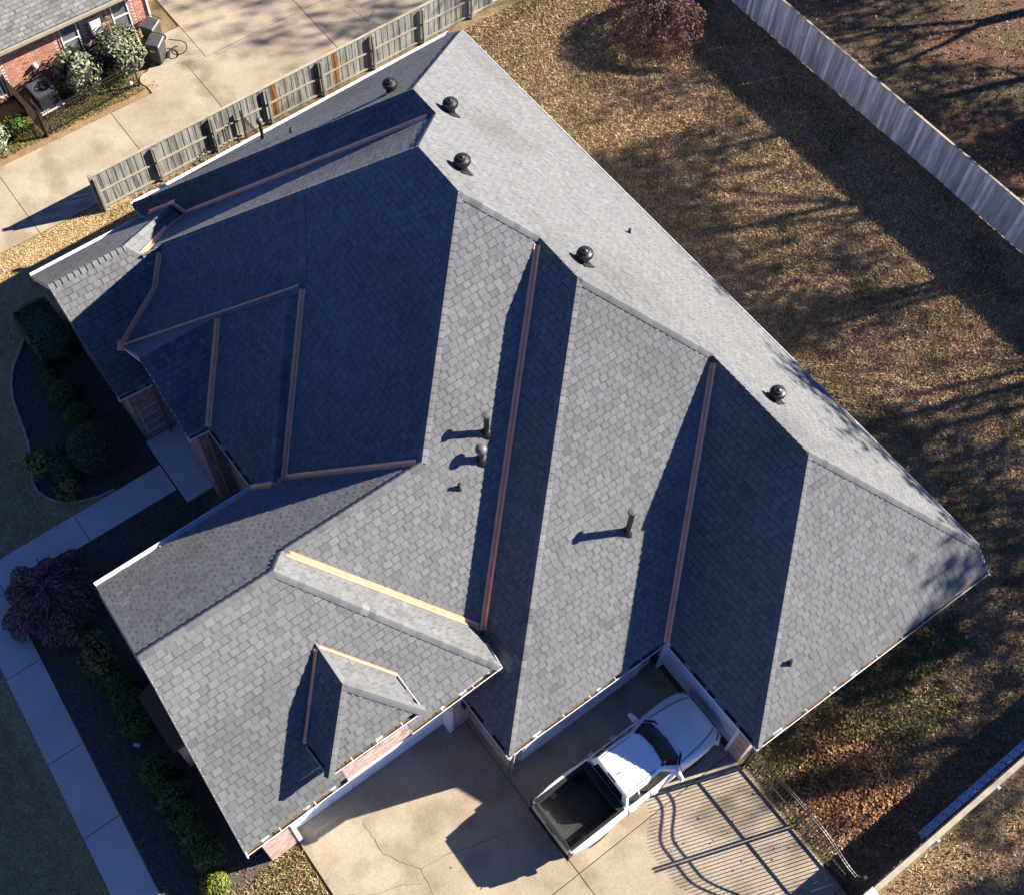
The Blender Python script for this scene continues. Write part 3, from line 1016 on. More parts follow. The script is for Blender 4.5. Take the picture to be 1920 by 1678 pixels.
gable(w_eg, [(7.0, 4.35), (10.32, 4.35), (10.32, 4.85), (8.6, 6.5), (7.0, 4.7)], -16.62, -16.45)
def hb(o, *a, **k):
    return brickwork(*a, parent=o, mat='brick_house', **k)
hb(w_l, (6.98, -17.5), (6.98, -16.05), 0, 3.15, (1, 0))
hb(w_l, (1.55, -17.5), (6.98, -17.5), 0, 3.15, (0, -1))
hb(w_eg, (10.32, -16.62), (10.32, -16.02), 0, 4.3, (1, 0))
hb(w_e, (10.33, -16.02), (12.9, -16.02), 0, 4.3, (0, -1))
hb(w_eg, (8.95, -16.62), (10.32, -16.62), 0, 4.3, (0, -1))
hb(gp1, (20.93, -21.3), (20.93, -20.42), 0, 4.3, (1, 0))
hb(gp1, (13.41, -21.3), (20.93, -21.3), 0, 3.0, (0, -1))
hb(gp2, (20.93, -15.02), (20.93, -14.32), 0, 4.3, (1, 0))
hb(gh, (20.93, -20.42), (20.93, -15.02), 2.5, 4.3, (1, 0))
hb(dw, (20.935, -18.66), (20.935, -16.58), 4.32, 5.5, (1, 0))
hb(pier4, (26.30, -8.80), (26.74, -8.80), 0, 2.9, (0, -1))
hb(pier4, (26.74, -8.80), (26.74, -8.58), 0, 2.9, (1, 0))
hb(w_3, (22.85, -14.38), (22.85, -14.05), 0, 2.9, (1, 0))
hb(w_3, (20.95, -14.38), (22.85, -14.38), 0, 2.9, (0, -1))
hb(w_4, (26.72, -8.55), (26.72, -0.45), 0, 2.9, (1, 0))
# window on the wall beside the porch: white frame and cross bars
m = MB()
for z in (0.55, 1.0, 1.45, 1.9):
    m.bar((7.02, -17.38, z), (7.02, -16.75, z), 0.03, 0.035)
m.bar((7.02, -17.38, 0.55), (7.02, -17.38, 2.2), 0.035, 0.04, up=(1, 0, 0))
hbuild(m, 'window_frame', 'white')
# downspouts
def downspout(x, y, zt, ox, oy):
    m = MB()
    m.tube([(x + ox, y + oy, zt), (x, y, zt - 0.35), (x, y, 0.25), (x + 0.12 * (1 if ox > 0 else 0), y - 0.12 * (1 if oy < 0 else 0), 0.08)], 0.042, 8)
    hbuild(m, 'downspout', 'pale_wood', smooth=True)
downspout(7.06, -16.72, 3.15, 0.2, 0)
downspout(10.40, -16.35, 4.62, 0.2, 0)
downspout(22.93, -14.30, 2.95, 0.2, -0.2)

# garage doors: panels, frame
def garage_door(p0, p1, h, out, rows=4, ncol=8):
    p0 = Vector(p0); p1 = Vector(p1); o = Vector(out)
    d = (p1 - p0); L = d.length; d.normalize()
    m = MB()
    def slabq(a, b, z0, z1, t0, t1):
        A, B = p0 + d * a, p0 + d * b
        v = [A + o * t0, B + o * t0, B + o * t1, A + o * t1]
        m.add([q + Vector((0, 0, z0)) for q in v] + [q + Vector((0, 0, z1)) for q in v], [(3, 2, 1, 0), (4, 5, 6, 7), (0, 1, 5, 4), (1, 2, 6, 5), (2, 3, 7, 6), (3, 0, 4, 7)])
    slabq(0, L, 0.03, h, 0, 0.03)
    door = hbuild(m, 'garage_door', 'white_door')
    for r in range(rows):
        for c in range(ncol):
            m = MB()
            z0 = 0.03 + (h - 0.03) * r / rows
            slabq(L * c / ncol + 0.06, L * (c + 1) / ncol - 0.06, z0 + 0.07, z0 + (h - .03) / rows - 0.07, 0.03, 0.045)
            m.build('door_panel', 'white_door', door)
    return door
garage_door((20.585, -20.30, 0), (20.585, -15.14, 0), 2.36, (1, 0, 0))
garage_door((23.12, -8.60, 0), (26.22, -8.60, 0), 2.3, (0, -1, 0), ncol=5)
garage_door((22.87, -13.95, 0), (22.87, -9.45, 0), 2.3, (1, 0, 0), ncol=7)
m = MB()
m.box(20.56, 20.97, -20.42, -20.29, 0, 2.42); m.box(20.56, 20.97, -15.15, -15.01, 0, 2.42); m.box(20.56, 20.97, -20.42, -15.01, 2.36, 2.52)
hbuild(m, 'door_frame', 'white')
m = MB()
m.box(26.22, 26.31, -8.86, -8.58, 0, 2.4); m.box(23.03, 23.12, -8.86, -8.58, 0, 2.4); m.box(23.03, 26.31, -8.86, -8.58, 2.31, 2.46)
hbuild(m, 'door_frame', 'white')
# small bay roof on the street gable
m = MB()
m.add([(15.62, -21.32, 3.25), (17.55, -21.32, 3.25), (17.55, -21.92, 2.75), (15.62, -21.92, 2.75), (15.62, -21.32, 2.66), (17.55, -21.32, 2.66), (17.55, -21.92, 2.66), (15.62, -21.92, 2.66)],
      [(0, 1, 2, 3), (3, 2, 6, 7), (1, 5, 6, 2), (0, 3, 7, 4)])
hbuild(m, 'bay_roof', 'bay_shingle')
m = MB(); m.box(15.75, 17.42, -21.8, -21.3, 0.5, 2.7)
hbuild(m, 'bay', 'brick_house')
# wall lamp on the garage pier
m = MB(); m.lathe([(0.02, 0.26), (0.09, 0.22), (0.075, 0.0), (0.03, -0.06)], 8, (21.06, -14.68, 2.0)); m.bar((20.93, -14.68, 2.16), (21.06, -14.68, 2.2), 0.03, 0.03)
hbuild(m, 'wall_lantern', 'iron')

# ------------------------------------------------------------------ roof vents and pipes (fixed by hand on the planes)
def make_turbine(loc, label, face):
    t = empty('roof_turbine_vent', loc, 0.0, label, 'roof vent', 'turbine vents on the roof')
    f = FC[face]
    t.scale = (0.92, 0.92, 0.92)
    m = MB()
    c = Vector((0, 0, -0.10)) + f.n * 0.032
    m.add([c + f.u * a - f.v * b for a, b in ((-.27, -.27), (.27, -.27), (.27, .27), (-.27, .27))], [(0, 1, 2, 3)])
    fl = m.build('flashing_plate', 'pipe', t)
    sdm = fl.modifiers.new('thick', 'SOLIDIFY'); sdm.thickness = 0.012
    m = MB()      # sloped flashing skirt and neck
    m.lathe([(0.20, -0.30), (0.155, -0.05), (0.150, 0.12), (0.165, 0.14)], 18)
    m.build('neck', 'vent', t, smooth=False)
    m = MB()
    m.lathe([(0.155, 0.135), (0.185, 0.15), (0.185, 0.165), (0.02, 0.166)], 20)
    m.build('lower_ring', 'vent', t)
    # bulging fins
    m = MB()
    nf = 20
    for k in range(nf):
        a0 = 2 * math.pi * k / nf
        prof = [(0.165, 0.16), (0.235, 0.22), (0.262, 0.30), (0.235, 0.38), (0.14, 0.43)]
        left, right = [], []
        for r, z in prof:
            left.append((r * math.cos(a0), r * math.sin(a0), z))
            a1 = a0 + 2 * math.pi / nf * 0.98
            right.append((r * 0.93 * math.cos(a1), r * 0.93 * math.sin(a1), z))
        n = len(prof)
        m.add(left + right, [(i, i + 1, i + 1 + n, i + n) for i in range(n - 1)])
    m.build('fin_drum', 'vent', t, smooth=False)
    m = MB()
    m.lathe([(0.145, 0.415), (0.155, 0.437), (0.12, 0.452), (0.085, 0.445), (0.07, 0.462), (0.03, 0.470), (0.012, 0.488), (0.001, 0.49)], 20)
    m.build('crown', 'vent', t, smooth=True)
    return t
def on(face, x, y):
    f = FC[face]
    z = f.o.z - (f.n.x * (x - f.o.x) + f.n.y * (y - f.o.y)) / f.n.z
    return Vector((x, y, z))
vlab = [('NW1', 5.72, -6.3, 'black turbine vent peeping over the hip nearest the wooden fence'),
        ('BK', 8.02, -5.68, 'black turbine vent on the pale rear slope, nearest the top of the photo'),
        ('BK', 11.32, -7.62, 'black turbine vent beside the highest ridge on the pale rear slope'),
        ('BK', 14.85, -6.12, 'black turbine vent behind the middle ridge, between two copper valleys'),
        ('BK', 20.28, -3.28, 'black turbine vent nearest the right end of the rear slope')]
for i, (fc, x, y, lb) in enumerate(vlab):
    make_turbine(on(fc, x, y) + Vector((0, 0, 0.10)), lb, fc)

def flue(loc, h, r, label, cap='flat', rz=0):
    t = empty('vent_pipe', loc, rz, label, 'vent pipe', 'vent pipes through the roof')
    m = MB(); m.lathe([(r * 2.3, -0.22), (r * 1.35, 0.05), (r * 1.25, 0.10)], 14); m.build('flashing_boot', 'pipe', t, smooth=True)
    m = MB(); m.lathe([(r * 1.15, 0.05), (r * 1.22, 0.13), (r * 1.3, 0.16), (r, 0.17), (r, h)], 14); m.build('pipe', 'pipe', t, smooth=False)
    m = MB()
    if cap == 'flat':
        m.lathe([(r * 0.9, h - 0.02), (r * 1.55, h), (r * 1.6, h + 0.07), (r * 1.45, h + 0.085), (r * 0.3, h + 0.10)], 16)
        m.build('rain_cap', 'pipe_cap', t)
    elif cap == 'ball':
        m.lathe([(r * 0.9, h - 0.03), (r * 1.7, h + 0.02), (r * 1.95, h + 0.09), (r * 1.6, h + 0.17), (r * 0.6, h + 0.21)], 16)
        m.build('rain_cap', 'pipe_cap', t, smooth=True)
    else:
        m.lathe([(r * 1.05, h - 0.01), (r * 1.05, h + 0.012), (r * 0.8, h + 0.012)], 12); m.build('pipe_rim', 'rubber', t)
    return t
flue(on('SE2', 16.77, -10.80), 0.92, 0.078, 'tall grey flue with flat round cap, highest of three in a row', 'flat')
flue(on('SE2', 17.17, -11.27), 0.50, 0.085, 'short flue with domed cap between the tall flue and a stub pipe', 'ball')
flue(on('SE2', 17.42, -12.17), 0.26, 0.045, 'small black stub pipe lowest of the three beside the long valley', 'stub')
flue(on('SE3', 20.62, -8.78), 1.22, 0.082, 'tall lone grey flue with flat cap and long shadow on middle slope', 'flat')
flue(on('SE4', 25.90, -7.18), 0.22, 0.050, 'black stub pipe low on the right hand slope near its gutter', 'stub')
flue(on('BK', 12.85, -2.34), 0.20, 0.040, 'tiny stub pipe alone on the pale rear slope', 'stub')
flue(on('NW1', 1.34, -8.89), 0.80, 0.060, 'dark flue with domed cap rising above the wooden fence side eave', 'ball')
flue(on('NW1', 3.2, -8.66), 0.22, 0.040, 'tiny stub pipe on the slope facing the wooden fence', 'stub')

# ------------------------------------------------------------------ pickup truck (nose towards +Y)
truck = empty('pickup_truck', (25.10, -11.75, 0.02), 0, 'white pickup truck with black open bed parked half in shade', 'truck')
def loft(mb, secs, close=True):
    n = len(secs[0])
    v = [p for s in secs for p in s]
    f = []
    for i in range(len(secs) - 1):
        for k in range(n if close else n - 1):
            f.append((i * n + k, i * n + (k + 1) % n, (i + 1) * n + (k + 1) % n, (i + 1) * n + k))
    if close:
        f.append(tuple(range(n - 1, -1, -1)))
        f.append(tuple(range((len(secs) - 1) * n, len(secs) * n)))
    mb.add(v, f)
# front body and cab lower: full sections  (y, half width, sill z, top z, shoulder inset)
def bsec(y, w, z0, zt, ins, crown):
    hw = [(w - 0.10, z0), (w - 0.02, z0 + 0.18), (w, z0 + 0.42), (w - 0.015, zt - 0.17), (w - 0.06, zt - 0.06), (w - ins, zt), (w * 0.45, zt + crown * 0.8), (0.0, zt + crown)]
    pts = [(x, y, z) for x, z in hw] + [(-x, y, z) for x, z in hw[-2::-1]]
    return pts
secs = [bsec(-0.88, 0.965, 0.42, 1.20, 0.10, 0.0), bsec(-0.2, 0.965, 0.42, 1.20, 0.10, 0.0), bsec(0.6, 0.965, 0.42, 1.20, 0.10, 0.0), bsec(1.12, 0.965, 0.42, 1.20, 0.12, 0.01),
        bsec(1.30, 0.97, 0.42, 1.195, 0.14, 0.015), bsec(1.55, 0.985, 0.44, 1.185, 0.15, 0.02), bsec(1.85, 0.99, 0.46, 1.165, 0.16, 0.025), bsec(2.2, 0.975, 0.44, 1.135, 0.17, 0.028),
        bsec(2.5, 0.93, 0.40, 1.09, 0.17, 0.03), bsec(2.68, 0.87, 0.38, 1.04, 0.17, 0.03), bsec(2.79, 0.79, 0.40, 0.97, 0.17, 0.03), bsec(2.845, 0.70, 0.45, 0.86, 0.15, 0.03)]
m = MB(); loft(m, secs)
m.build('body', 'paint', truck, smooth=True, sharp=24)
# raised hood panel with two creases
m = MB()
hs = []
for y, w, z in ((1.34, 0.74, 1.225), (1.6, 0.735, 1.228), (2.0, 0.70, 1.212), (2.35, 0.655, 1.180), (2.58, 0.60, 1.138), (2.70, 0.55, 1.092)):
    hs.append([(-w, y, z - 0.035), (-w * 0.93, y, z - 0.004), (-w * 0.62, y, z + 0.006), (-w * 0.55, y, z + 0.020), (0, y, z + 0.026), (w * 0.55, y, z + 0.020), (w * 0.62, y, z + 0.006), (w * 0.93, y, z - 0.004), (w, y, z - 0.035)])
loft(m, hs, close=False)
m.build('hood', 'paint', truck, smooth=True, sharp=24)
# greenhouse: belt ring to roof
belt = [(-0.865, -0.86), (0.865, -0.86), (0.875, 0.2), (0.85, 1.05), (0.62, 1.30), (0, 1.40), (-0.62, 1.30), (-0.85, 1.05), (-0.875, 0.2)]
mid = [(-0.73, -0.82), (0.73, -0.82), (0.74, 0.1), (0.70, 0.62), (0.52, 0.86), (0, 0.94), (-0.52, 0.86), (-0.70, 0.62), (-0.74, 0.1)]
top = [(-0.655, -0.74), (0.655, -0.74), (0.665, 0.05), (0.62, 0.44), (0.46, 0.62), (0, 0.68), (-0.46, 0.62), (-0.62, 0.44), (-0.665, 0.05)]
ins = [(-0.45, -0.5), (0.45, -0.5), (0.46, 0.0), (0.42, 0.2), (0.3, 0.32), (0, 0.36), (-0.3, 0.32), (-0.42, 0.2), (-0.46, 0.0)]
m = MB()
rings = [[(x, y, 1.18) for x, y in belt], [(x, y, 1.70) for x, y in mid], [(x, y, 1.815) for x, y in [(a[0] * 1.03, a[1] * 1.04) for a in top]], [(x, y, 1.865) for x, y in top], [(x, y, 1.895) for x, y in ins]]
loft(m, rings)
cab = m.build('cab', 'paint', truck, smooth=True, sharp=24)
def lerp(a, b, t): return tuple(a[i] + (b[i] - a[i]) * t for i in range(3))
def glass(name, quad, outv, off=0.012):
    o = Vector(outv).normalized() * off
    m = MB(); m.add([Vector(p) + o for p in quad], [tuple(range(len(quad)))])
    return m.build(name, 'glass', cab)
R0 = [Vector(p) for p in rings[0]]; R1 = [Vector(p) for p in rings[1]]; R2 = [Vector(p) for p in rings[2]]
def bl(i, t):   # point between belt and roof lip on column i
    return R0[i].lerp(R1[i], t / 0.8) if t < 0.8 else R1[i].lerp(R2[i], (t - 0.8) / 0.2)
# windscreen follows the curved front (columns 4..6)
m = MB()
rows = []
for t in (0.05, 0.45, 0.8, 0.98):
    row = []
    for a, b, q in ((3, 4, 0.30), (3, 4, 0.72), (4, 4, 0), (4, 5, 0.5), (5, 5, 0), (5, 6, 0.5), (6, 6, 0), (6, 7, 0.28), (6, 7, 0.70)):
        p = bl(a, t).lerp(bl(b, t), q)
        row.append(p + Vector((0, 0.012, 0.016)))
    rows.append(row)
loft(m, rows, close=False)
m.build('windscreen', 'glass', cab, smooth=True)
for sx, cols in ((1, (1, 2, 3)), (-1, (0, 8, 7))):
    a, b, c = cols
    for t0, t1, p, q, s0, s1 in ((0.12, 0.86, a, b, 0.10, 0.46), (0.12, 0.86, a, b, 0.52, 1.0)):
        quad = [bl(p, t0).lerp(bl(q, t0), s0), bl(p, t0).lerp(bl(q, t0), s1), bl(p, t1).lerp(bl(q, t1), s1), bl(p, t1).lerp(bl(q, t1), s0)]
        glass('side_window', quad, (sx, 0, 0.5))
    glass('side_window', [bl(b, 0.12), bl(b, 0.12).lerp(bl(c, 0.12), 0.82), bl(b, 0.86).lerp(bl(c, 0.86), 0.8), bl(b, 0.86)], (sx, 0.1, 0.5))
glass('rear_window', [bl(0, 0.2).lerp(bl(1, 0.2), 0.12), bl(0, 0.2).lerp(bl(1, 0.2), 0.88), bl(0, 0.86).lerp(bl(1, 0.86), 0.88), bl(0, 0.86).lerp(bl(1, 0.86), 0.12)], (0, -1, 0.3))
for sx in (-1, 1):      # roof ditch mouldings
    m = MB(); m.tube([(sx * 0.60, -0.70, 1.868), (sx * 0.61, 0.0, 1.872), (sx * 0.575, 0.36, 1.866)], 0.012, 6)
    m.build('roof_moulding', 'black', cab)
m = MB(); m.bar((-0.16, -0.775, 1.852), (0.16, -0.775, 1.852), 0.05, 0.035); m.build('high_brake_lamp', 'black', cab)
m = MB(); m.tube([(0.05, -0.46, 1.885), (0.05, -0.60, 1.925)], [0.02, 0.008], 6); m.build('roof_antenna', 'black', cab)
m = MB()
loft(m, [[(x, y, z + 0.012) for x, y, z in ((-0.80, 1.12, 1.20), (-0.60, 1.33, 1.212), (0, 1.42, 1.222), (0.60, 1.33, 1.212), (0.80, 1.12, 1.20))], [(x, y, z + 0.016) for x, y, z in ((-0.80, 1.20, 1.20), (-0.62, 1.42, 1.212), (0, 1.52, 1.232), (0.62, 1.42, 1.212), (0.80, 1.20, 1.20))]], close=False)
m.build('cowl', 'black', truck)
# panel gaps: hood edges and door cuts
for sx in (-1, 1):
    m = MB(); m.tube([(sx * 0.762, 1.30, 1.215), (sx * 0.755, 1.6, 1.203), (sx * 0.72, 2.0, 1.190), (sx * 0.675, 2.35, 1.158), (sx * 0.62, 2.58, 1.118), (sx * 0.56, 2.72, 1.075)], 0.010, 5); m.build('hood_gap', 'black', truck)
    for y in (1.16, 0.02, -0.80):
        m = MB(); m.tube([(sx * 0.962, y, 0.55), (sx * 0.970, y, 0.84), (sx * 0.955, y, 1.05), (sx * 0.905, y, 1.15), (sx * 0.868, y, 1.20)], 0.008, 5); m.build('door_gap', 'black', truck)
# bed: outer side panels, rails, tailgate, floor
for sx in (-1, 1):
    m = MB()
    ss = []
    for y, w in ((-0.90, 0.965), (-1.25, 0.97), (-1.45, 0.995), (-1.85, 1.005), (-2.25, 0.995), (-2.45, 0.965), (-2.72, 0.945), (-2.86, 0.90)):
        pr = [(w - 0.10, 0.50), (w - 0.01, 0.68), (w, 0.95), (w - 0.02, 1.22), (w - 0.06, 1.31), (w - 0.12, 1.33), (0.80, 1.325), (0.795, 0.86)]
        ss.append([(sx * x, y, z) for x, z in pr])
    loft(m, ss)
    m.build('bed_side', 'paint', truck, smooth=True, sharp=24)
    m = MB(); m.box(min(sx * 0.775, sx * 0.86), max(sx * 0.775, sx * 0.86), -2.80, -0.92, 1.326, 1.345); m.build('bed_rail_cap', 'black', truck)
    m = MB(); m.box(min(sx * 0.755, sx * 0.80), max(sx * 0.755, sx * 0.80), -2.76, -0.92, 0.84, 1.33); m.build('bed_liner_side', 'liner', truck)
    m = MB()
    m.add([(sx * 0.755, -1.35, 0.84), (sx * 0.755, -2.33, 0.84), (sx * 0.62, -2.28, 0.84), (sx * 0.62, -1.40, 0.84), (sx * 0.755, -1.48, 1.08), (sx * 0.755, -2.20, 1.08), (sx * 0.64, -2.15, 1.07), (sx * 0.64, -1.53, 1.07)],
          [(4, 5, 6, 7), (2, 3, 7, 6), (0, 3, 7, 4), (1, 2, 6, 5)])
    m.build('wheel_arch_box', 'liner', truck, bevel=0.03)
    m = MB(); m.box(min(sx * 0.84, sx * 0.93), max(sx * 0.84, sx * 0.93), -2.90, -2.78, 0.80, 1.20); m.build('tail_lamp', 'red_lens', truck, bevel=0.02)
    m = MB(); m.tube([(sx * 0.86, 1.02, 1.22), (sx * 0.98, 0.99, 1.23)], 0.03, 8); mir = m.build('mirror', 'paint', truck)
    m = MB(); m.add([(sx * x, y, z) for x, y, z in ((0.95, 1.06, 1.16), (1.19, 1.00, 1.17), (1.19, 0.93, 1.17), (0.96, 0.92, 1.16), (0.95, 1.05, 1.36), (1.17, 0.99, 1.35), (1.17, 0.93, 1.35), (0.96, 0.92, 1.36))],
                    [(0, 1, 2, 3), (4, 5, 6, 7), (0, 1, 5, 4), (1, 2, 6, 5), (2, 3, 7, 6), (3, 0, 4, 7)]); m.build('mirror_housing', 'paint', mir, bevel=0.03)
    for y in (0.15, -0.66):
        m = MB(); m.tube([(sx * 0.965, y - 0.09, 1.03), (sx * 0.995, y - 0.06, 1.035), (sx * 0.995, y + 0.06, 1.035), (sx * 0.965, y + 0.09, 1.03)], 0.016, 6); m.build('door_handle', 'paint', truck)
    m = MB(); m.add([(sx * x, y, z) for x, y, z in ((0.62, 2.83, 0.82), (0.80, 2.76, 0.82), (0.88, 2.60, 0.86), (0.88, 2.58, 1.00), (0.82, 2.68, 1.005), (0.66, 2.775, 0.98))], [(0, 1, 2, 3, 4, 5)])
    o = m.build('headlamp', 'lamp_lens', truck)
    sd = o.modifiers.new('thick', 'SOLIDIFY'); sd.thickness = 0.015; sd.offset = 0
m = MB(); m.box(-0.80, 0.80, -2.80, -0.92, 0.80, 0.85); m.build('bed_floor', 'bed_floor', truck)
for k in range(9):
    m = MB(); x = -0.56 + k * 0.14; m.box(x - 0.025, x + 0.025, -2.76, -0.95, 0.85, 0.862); m.build('floor_rib', 'bed_floor', truck)
m = MB(); m.box(-0.80, 0.80, -1.02, -0.90, 0.85, 1.34); m.build('bed_front_wall', 'liner', truck, bevel=0.015)
m = MB(); m.box(-0.79, 0.79, -1.14, -0.93, 1.30, 1.37); m.build('bed_front_rail', 'black', truck, bevel=0.02)
m = MB(); m.box(-0.805, 0.805, -2.885, -2.80, 0.66, 1.315); tgate = m.build('tailgate', 'paint', truck, bevel=0.02)
m = MB(); m.box(-0.79, 0.79, -2.90, -2.79, 1.312, 1.34); m.build('tailgate_cap', 'black', tgate, bevel=0.01)
m = MB(); m.bar((-0.18, -2.895, 1.10), (0.18, -2.895, 1.10), 0.02, 0.07); m.build('tailgate_handle', 'black', tgate)
m = MB(); m.box(-0.92, 0.92, -2.95, -2.86, 0.46, 0.62); m.build('rear_bumper', 'black', truck, bevel=0.03)
m = MB(); m.tube([(-0.90, 2.62, 0.50), (-0.78, 2.82, 0.50), (-0.4, 2.90, 0.50), (0.4, 2.90, 0.50), (0.78, 2.82, 0.50), (0.90, 2.62, 0.50)], 0.11, 10); m.build('front_bumper', 'paint', truck, smooth=True)
m = MB(); m.box(-0.60, 0.60, 2.80, 2.86, 0.62, 0.90); m.build('grille', 'black', truck, bevel=0.02)
for sx in (-1, 1):
    for y in (-1.85, 1.82):
        w = empty('wheel', (sx * 0.86, y, 0.385)); w.parent = truck
        m = MB(); m.lathe([(0.25, -0.11), (0.36, -0.115), (0.385, -0.08), (0.385, 0.08), (0.36, 0.115), (0.25, 0.11)], 28, axis='x'); m.build('tyre', 'rubber', w, smooth=False)
        m = MB(); m.lathe([(0.05, sx * 0.09), (0.19, sx * 0.07), (0.235, sx * 0.105), (0.255, sx * 0.10), (0.255, -sx * 0.1), (0.05, -sx * 0.1)], 24, axis='x'); m.build('rim', 'chrome', w)

# ------------------------------------------------------------------ wooden fences
def picket_mesh(w, h, t, dog=True):
    m = MB()
    c = 0.03 if dog else 0.0
    pts = [(-w / 2, 0), (w / 2, 0), (w / 2, h - c), (w / 2 - c, h), (-w / 2 + c, h), (-w / 2, h - c)]
    v = [(x, -t / 2, z) for x, z in pts] + [(x, t / 2, z) for x, z in pts]
    n = 6
    m.add(v, [tuple(range(n)), tuple(range(2 * n - 1, n - 1, -1))] + [(i, i + n, (i + 1) % n + n, (i + 1) % n) for i in range(n)])
    return m
def fence(name, path, h, side, label, wood, post_gap, rails, picket_w, post_side=True, tones=0.26, cat='fence', cap=None, warm=()):
    """path: straight run p0 -> p1; side: +1 puts rails and posts on the left of the run"""
    p0, p1 = Vector((*path[0], 0)), Vector((*path[1], 0))
    d = (p1 - p0); L = d.length; d.normalize()
    ang = math.atan2(d.y, d.x)
    nrm = Vector((-d.y, d.x, 0)) * side
    root = empty(name, p0, ang, label, cat)
    inv = 1
    protos = []
    n = int(L / picket_w)
    for k in range(6):
        m = picket_mesh(picket_w + 0.002, h, 0.010)
        m.tone = RNG.normal(0, tones) + 1e-3
        m.t = [m.tone] * len(m.t)
        protos.append(m)
    meshes = []
    for i in range(n):
        k = i % 6 if RNG.random() < 0.5 else RNG.integers(0, 6)
        wm = wood
        if any(a <= i * picket_w <= b for a, b in warm) and RNG.random() < 0.75:
            wm = 'warm_wood'; key = (int(k), 'w')
        else:
            key = (int(k), 'n')
        got = [q for q in meshes if q[0] == key]
        if got:
            o = got[0][1].copy(); COL.objects.link(o); o.parent = root
        else:
            o = protos[k].build('picket', wm, root)
            meshes.append((key, o))
        o.location = (i * picket_w + picket_w / 2, (0.0055 if i % 2 else -0.0055), RNG.uniform(-0.03, 0.0))
        o.rotation_euler = (0, RNG.normal(0, 0.003), 0)
    for z in rails:
        for s0 in np.arange(0, L, post_gap):
            s1 = min(L, s0 + post_gap)
            m = MB(); m.tone = RNG.normal(0.1, 0.1)
            m.box(s0 + 0.02, s1 - 0.02, side * 0.012 if side > 0 else -0.052, 0.052 if side > 0 else -0.012, z - 0.038, z + 0.038)
            m.build('rail', 'pale_wood', root)
    if post_side:
        for s0 in np.arange(0, L + 0.01, post_gap):
            m = MB(); m.tone = RNG.normal(0, 0.12)
            a, b = (0.055, 0.155) if side > 0 else (-0.155, -0.055)
            m.box(s0 - 0.05, s0 + 0.05, a, b, -0.1, h - 0.06)
            m.build('post', wood, root, bevel=0.006)
    if cap:
        for s0 in np.arange(0, L, 2.4):
            s1 = min(L, s0 + 2.4)
            m = MB(); m.tone = RNG.normal(0.15, 0.1)
            m.box(s0 + 0.004, s1 - 0.004, -cap, cap, h, h + 0.035)
            m.build('top_cap', 'pale_wood', root)
    return root
M['warm_wood'] = pmat('orange_new_cedar', (0.36, 0.17, 0.055), (0.26, 0.115, 0.04), 0.85, 3, 6, 0.3, 40, tone=1.0)
fence('side_fence', ((-2.60, -13.98), (-2.86, 4.2)), 1.80, -1, 'weathered cedar picket fence along the neighbour drive with posts showing', 'fence_wood', 2.42, (0.13, 0.93), 0.14, cap=0.05, warm=((7.4, 7.65), (10.2, 10.45)))
fence('rear_fence', ((-14.0, 12.45), (33.0, 12.55)), 1.86, 1, 'long silver grey board fence across the back of the yard', 'grey_wood', 2.44, (0.3, 1.0, 1.7), 0.142, cap=0.045)
fence('right_fence', ((31.70, -8.75), (31.82, 12.4)), 1.80, -1, 'grey wooden fence with pale capped top at the right edge', 'grey_wood', 2.44, (0.35, 1.0, 1.6), 0.142, cap=0.075)
# the short return of the side fence to its corner post
m = MB(); m.box(-2.68, -2.54, -14.13, -13.99, -0.1, 1.86)
o = m.build('fence_corner_post', 'fence_wood', bevel=0.008); tag(o, 'dark leaning corner post at the near end of the cedar fence', 'post')
o.rotation_euler = (0, 0, 0)
# brick gate pier at the foot of the right fence
pr = empty('gate_pier', (31.85, -8.95, 0), 0, 'short brick gate pier with pale cap at the bottom right', 'pier')
m = MB(); m.box(-0.2, 0.2, -0.2, 0.2, -0.1, 1.75); m.build('core', 'mortar', pr)
for a_, b_, o_ in (((-0.2, -0.2), (0.2, -0.2), (0, -1)), ((-0.2, 0.2), (-0.2, -0.2), (-1, 0)), ((0.2, -0.2), (0.2, 0.2), (1, 0))):
    brickwork(a_, b_, 0, 1.75, o_, pr, 'brick_house')
m = MB(); m.box(-0.26, 0.26, -0.26, 0.26, 1.75, 1.84); m.build('cap_stone', 'walk', pr, bevel=0.015)

# extension ladder hung on its edge along the right fence
lad = empty('extension_ladder', (31.42, -6.35, 0.0), 0, 'long aluminium extension ladder, sky blue tint in its colour, hung along the right fence', 'ladder')
LL = 7.2
for x, z in ((0.0, 1.34), (0.105, 1.36), (0.0, 0.94), (0.105, 0.96)):
    m = MB()
    pr_ = [(-0.046, -0.014), (0.046, -0.014), (0.046, 0.014), (0.030, 0.014), (0.030, 0.004), (-0.030, 0.004), (-0.030, 0.014), (-0.046, 0.014)]
    v = [(x + a, y, z + b) for y in (0.0 if x else 0.05, LL) for a, b in pr_]
    m.add(v, [(i, (i + 1) % 8, (i + 1) % 8 + 8, i + 8) for i in range(8)] + [(7, 6, 5, 4, 3, 2, 1, 0), tuple(range(8, 16))])
    m.build('rail', 'alum', lad)
k = 0.22
while k < LL:
    for x in (0.0, 0.105):
        m = MB(); m.tube([(x, k + (0.05 if x else 0), 0.92), (x, k + (0.05 if x else 0), 1.352 + (0.02 if x else 0))], 0.016, 8)
        rg = m.build('rung', 'alum', lad)
        m = MB(); m.box(x - 0.02, x + 0.02, k + (0.05 if x else 0) - 0.022, k + (0.05 if x else 0) + 0.022, 1.345 + (0.02 if x else 0), 1.352 + (0.02 if x else 0)); m.build('rung_socket', 'black', rg)
    k += 0.305

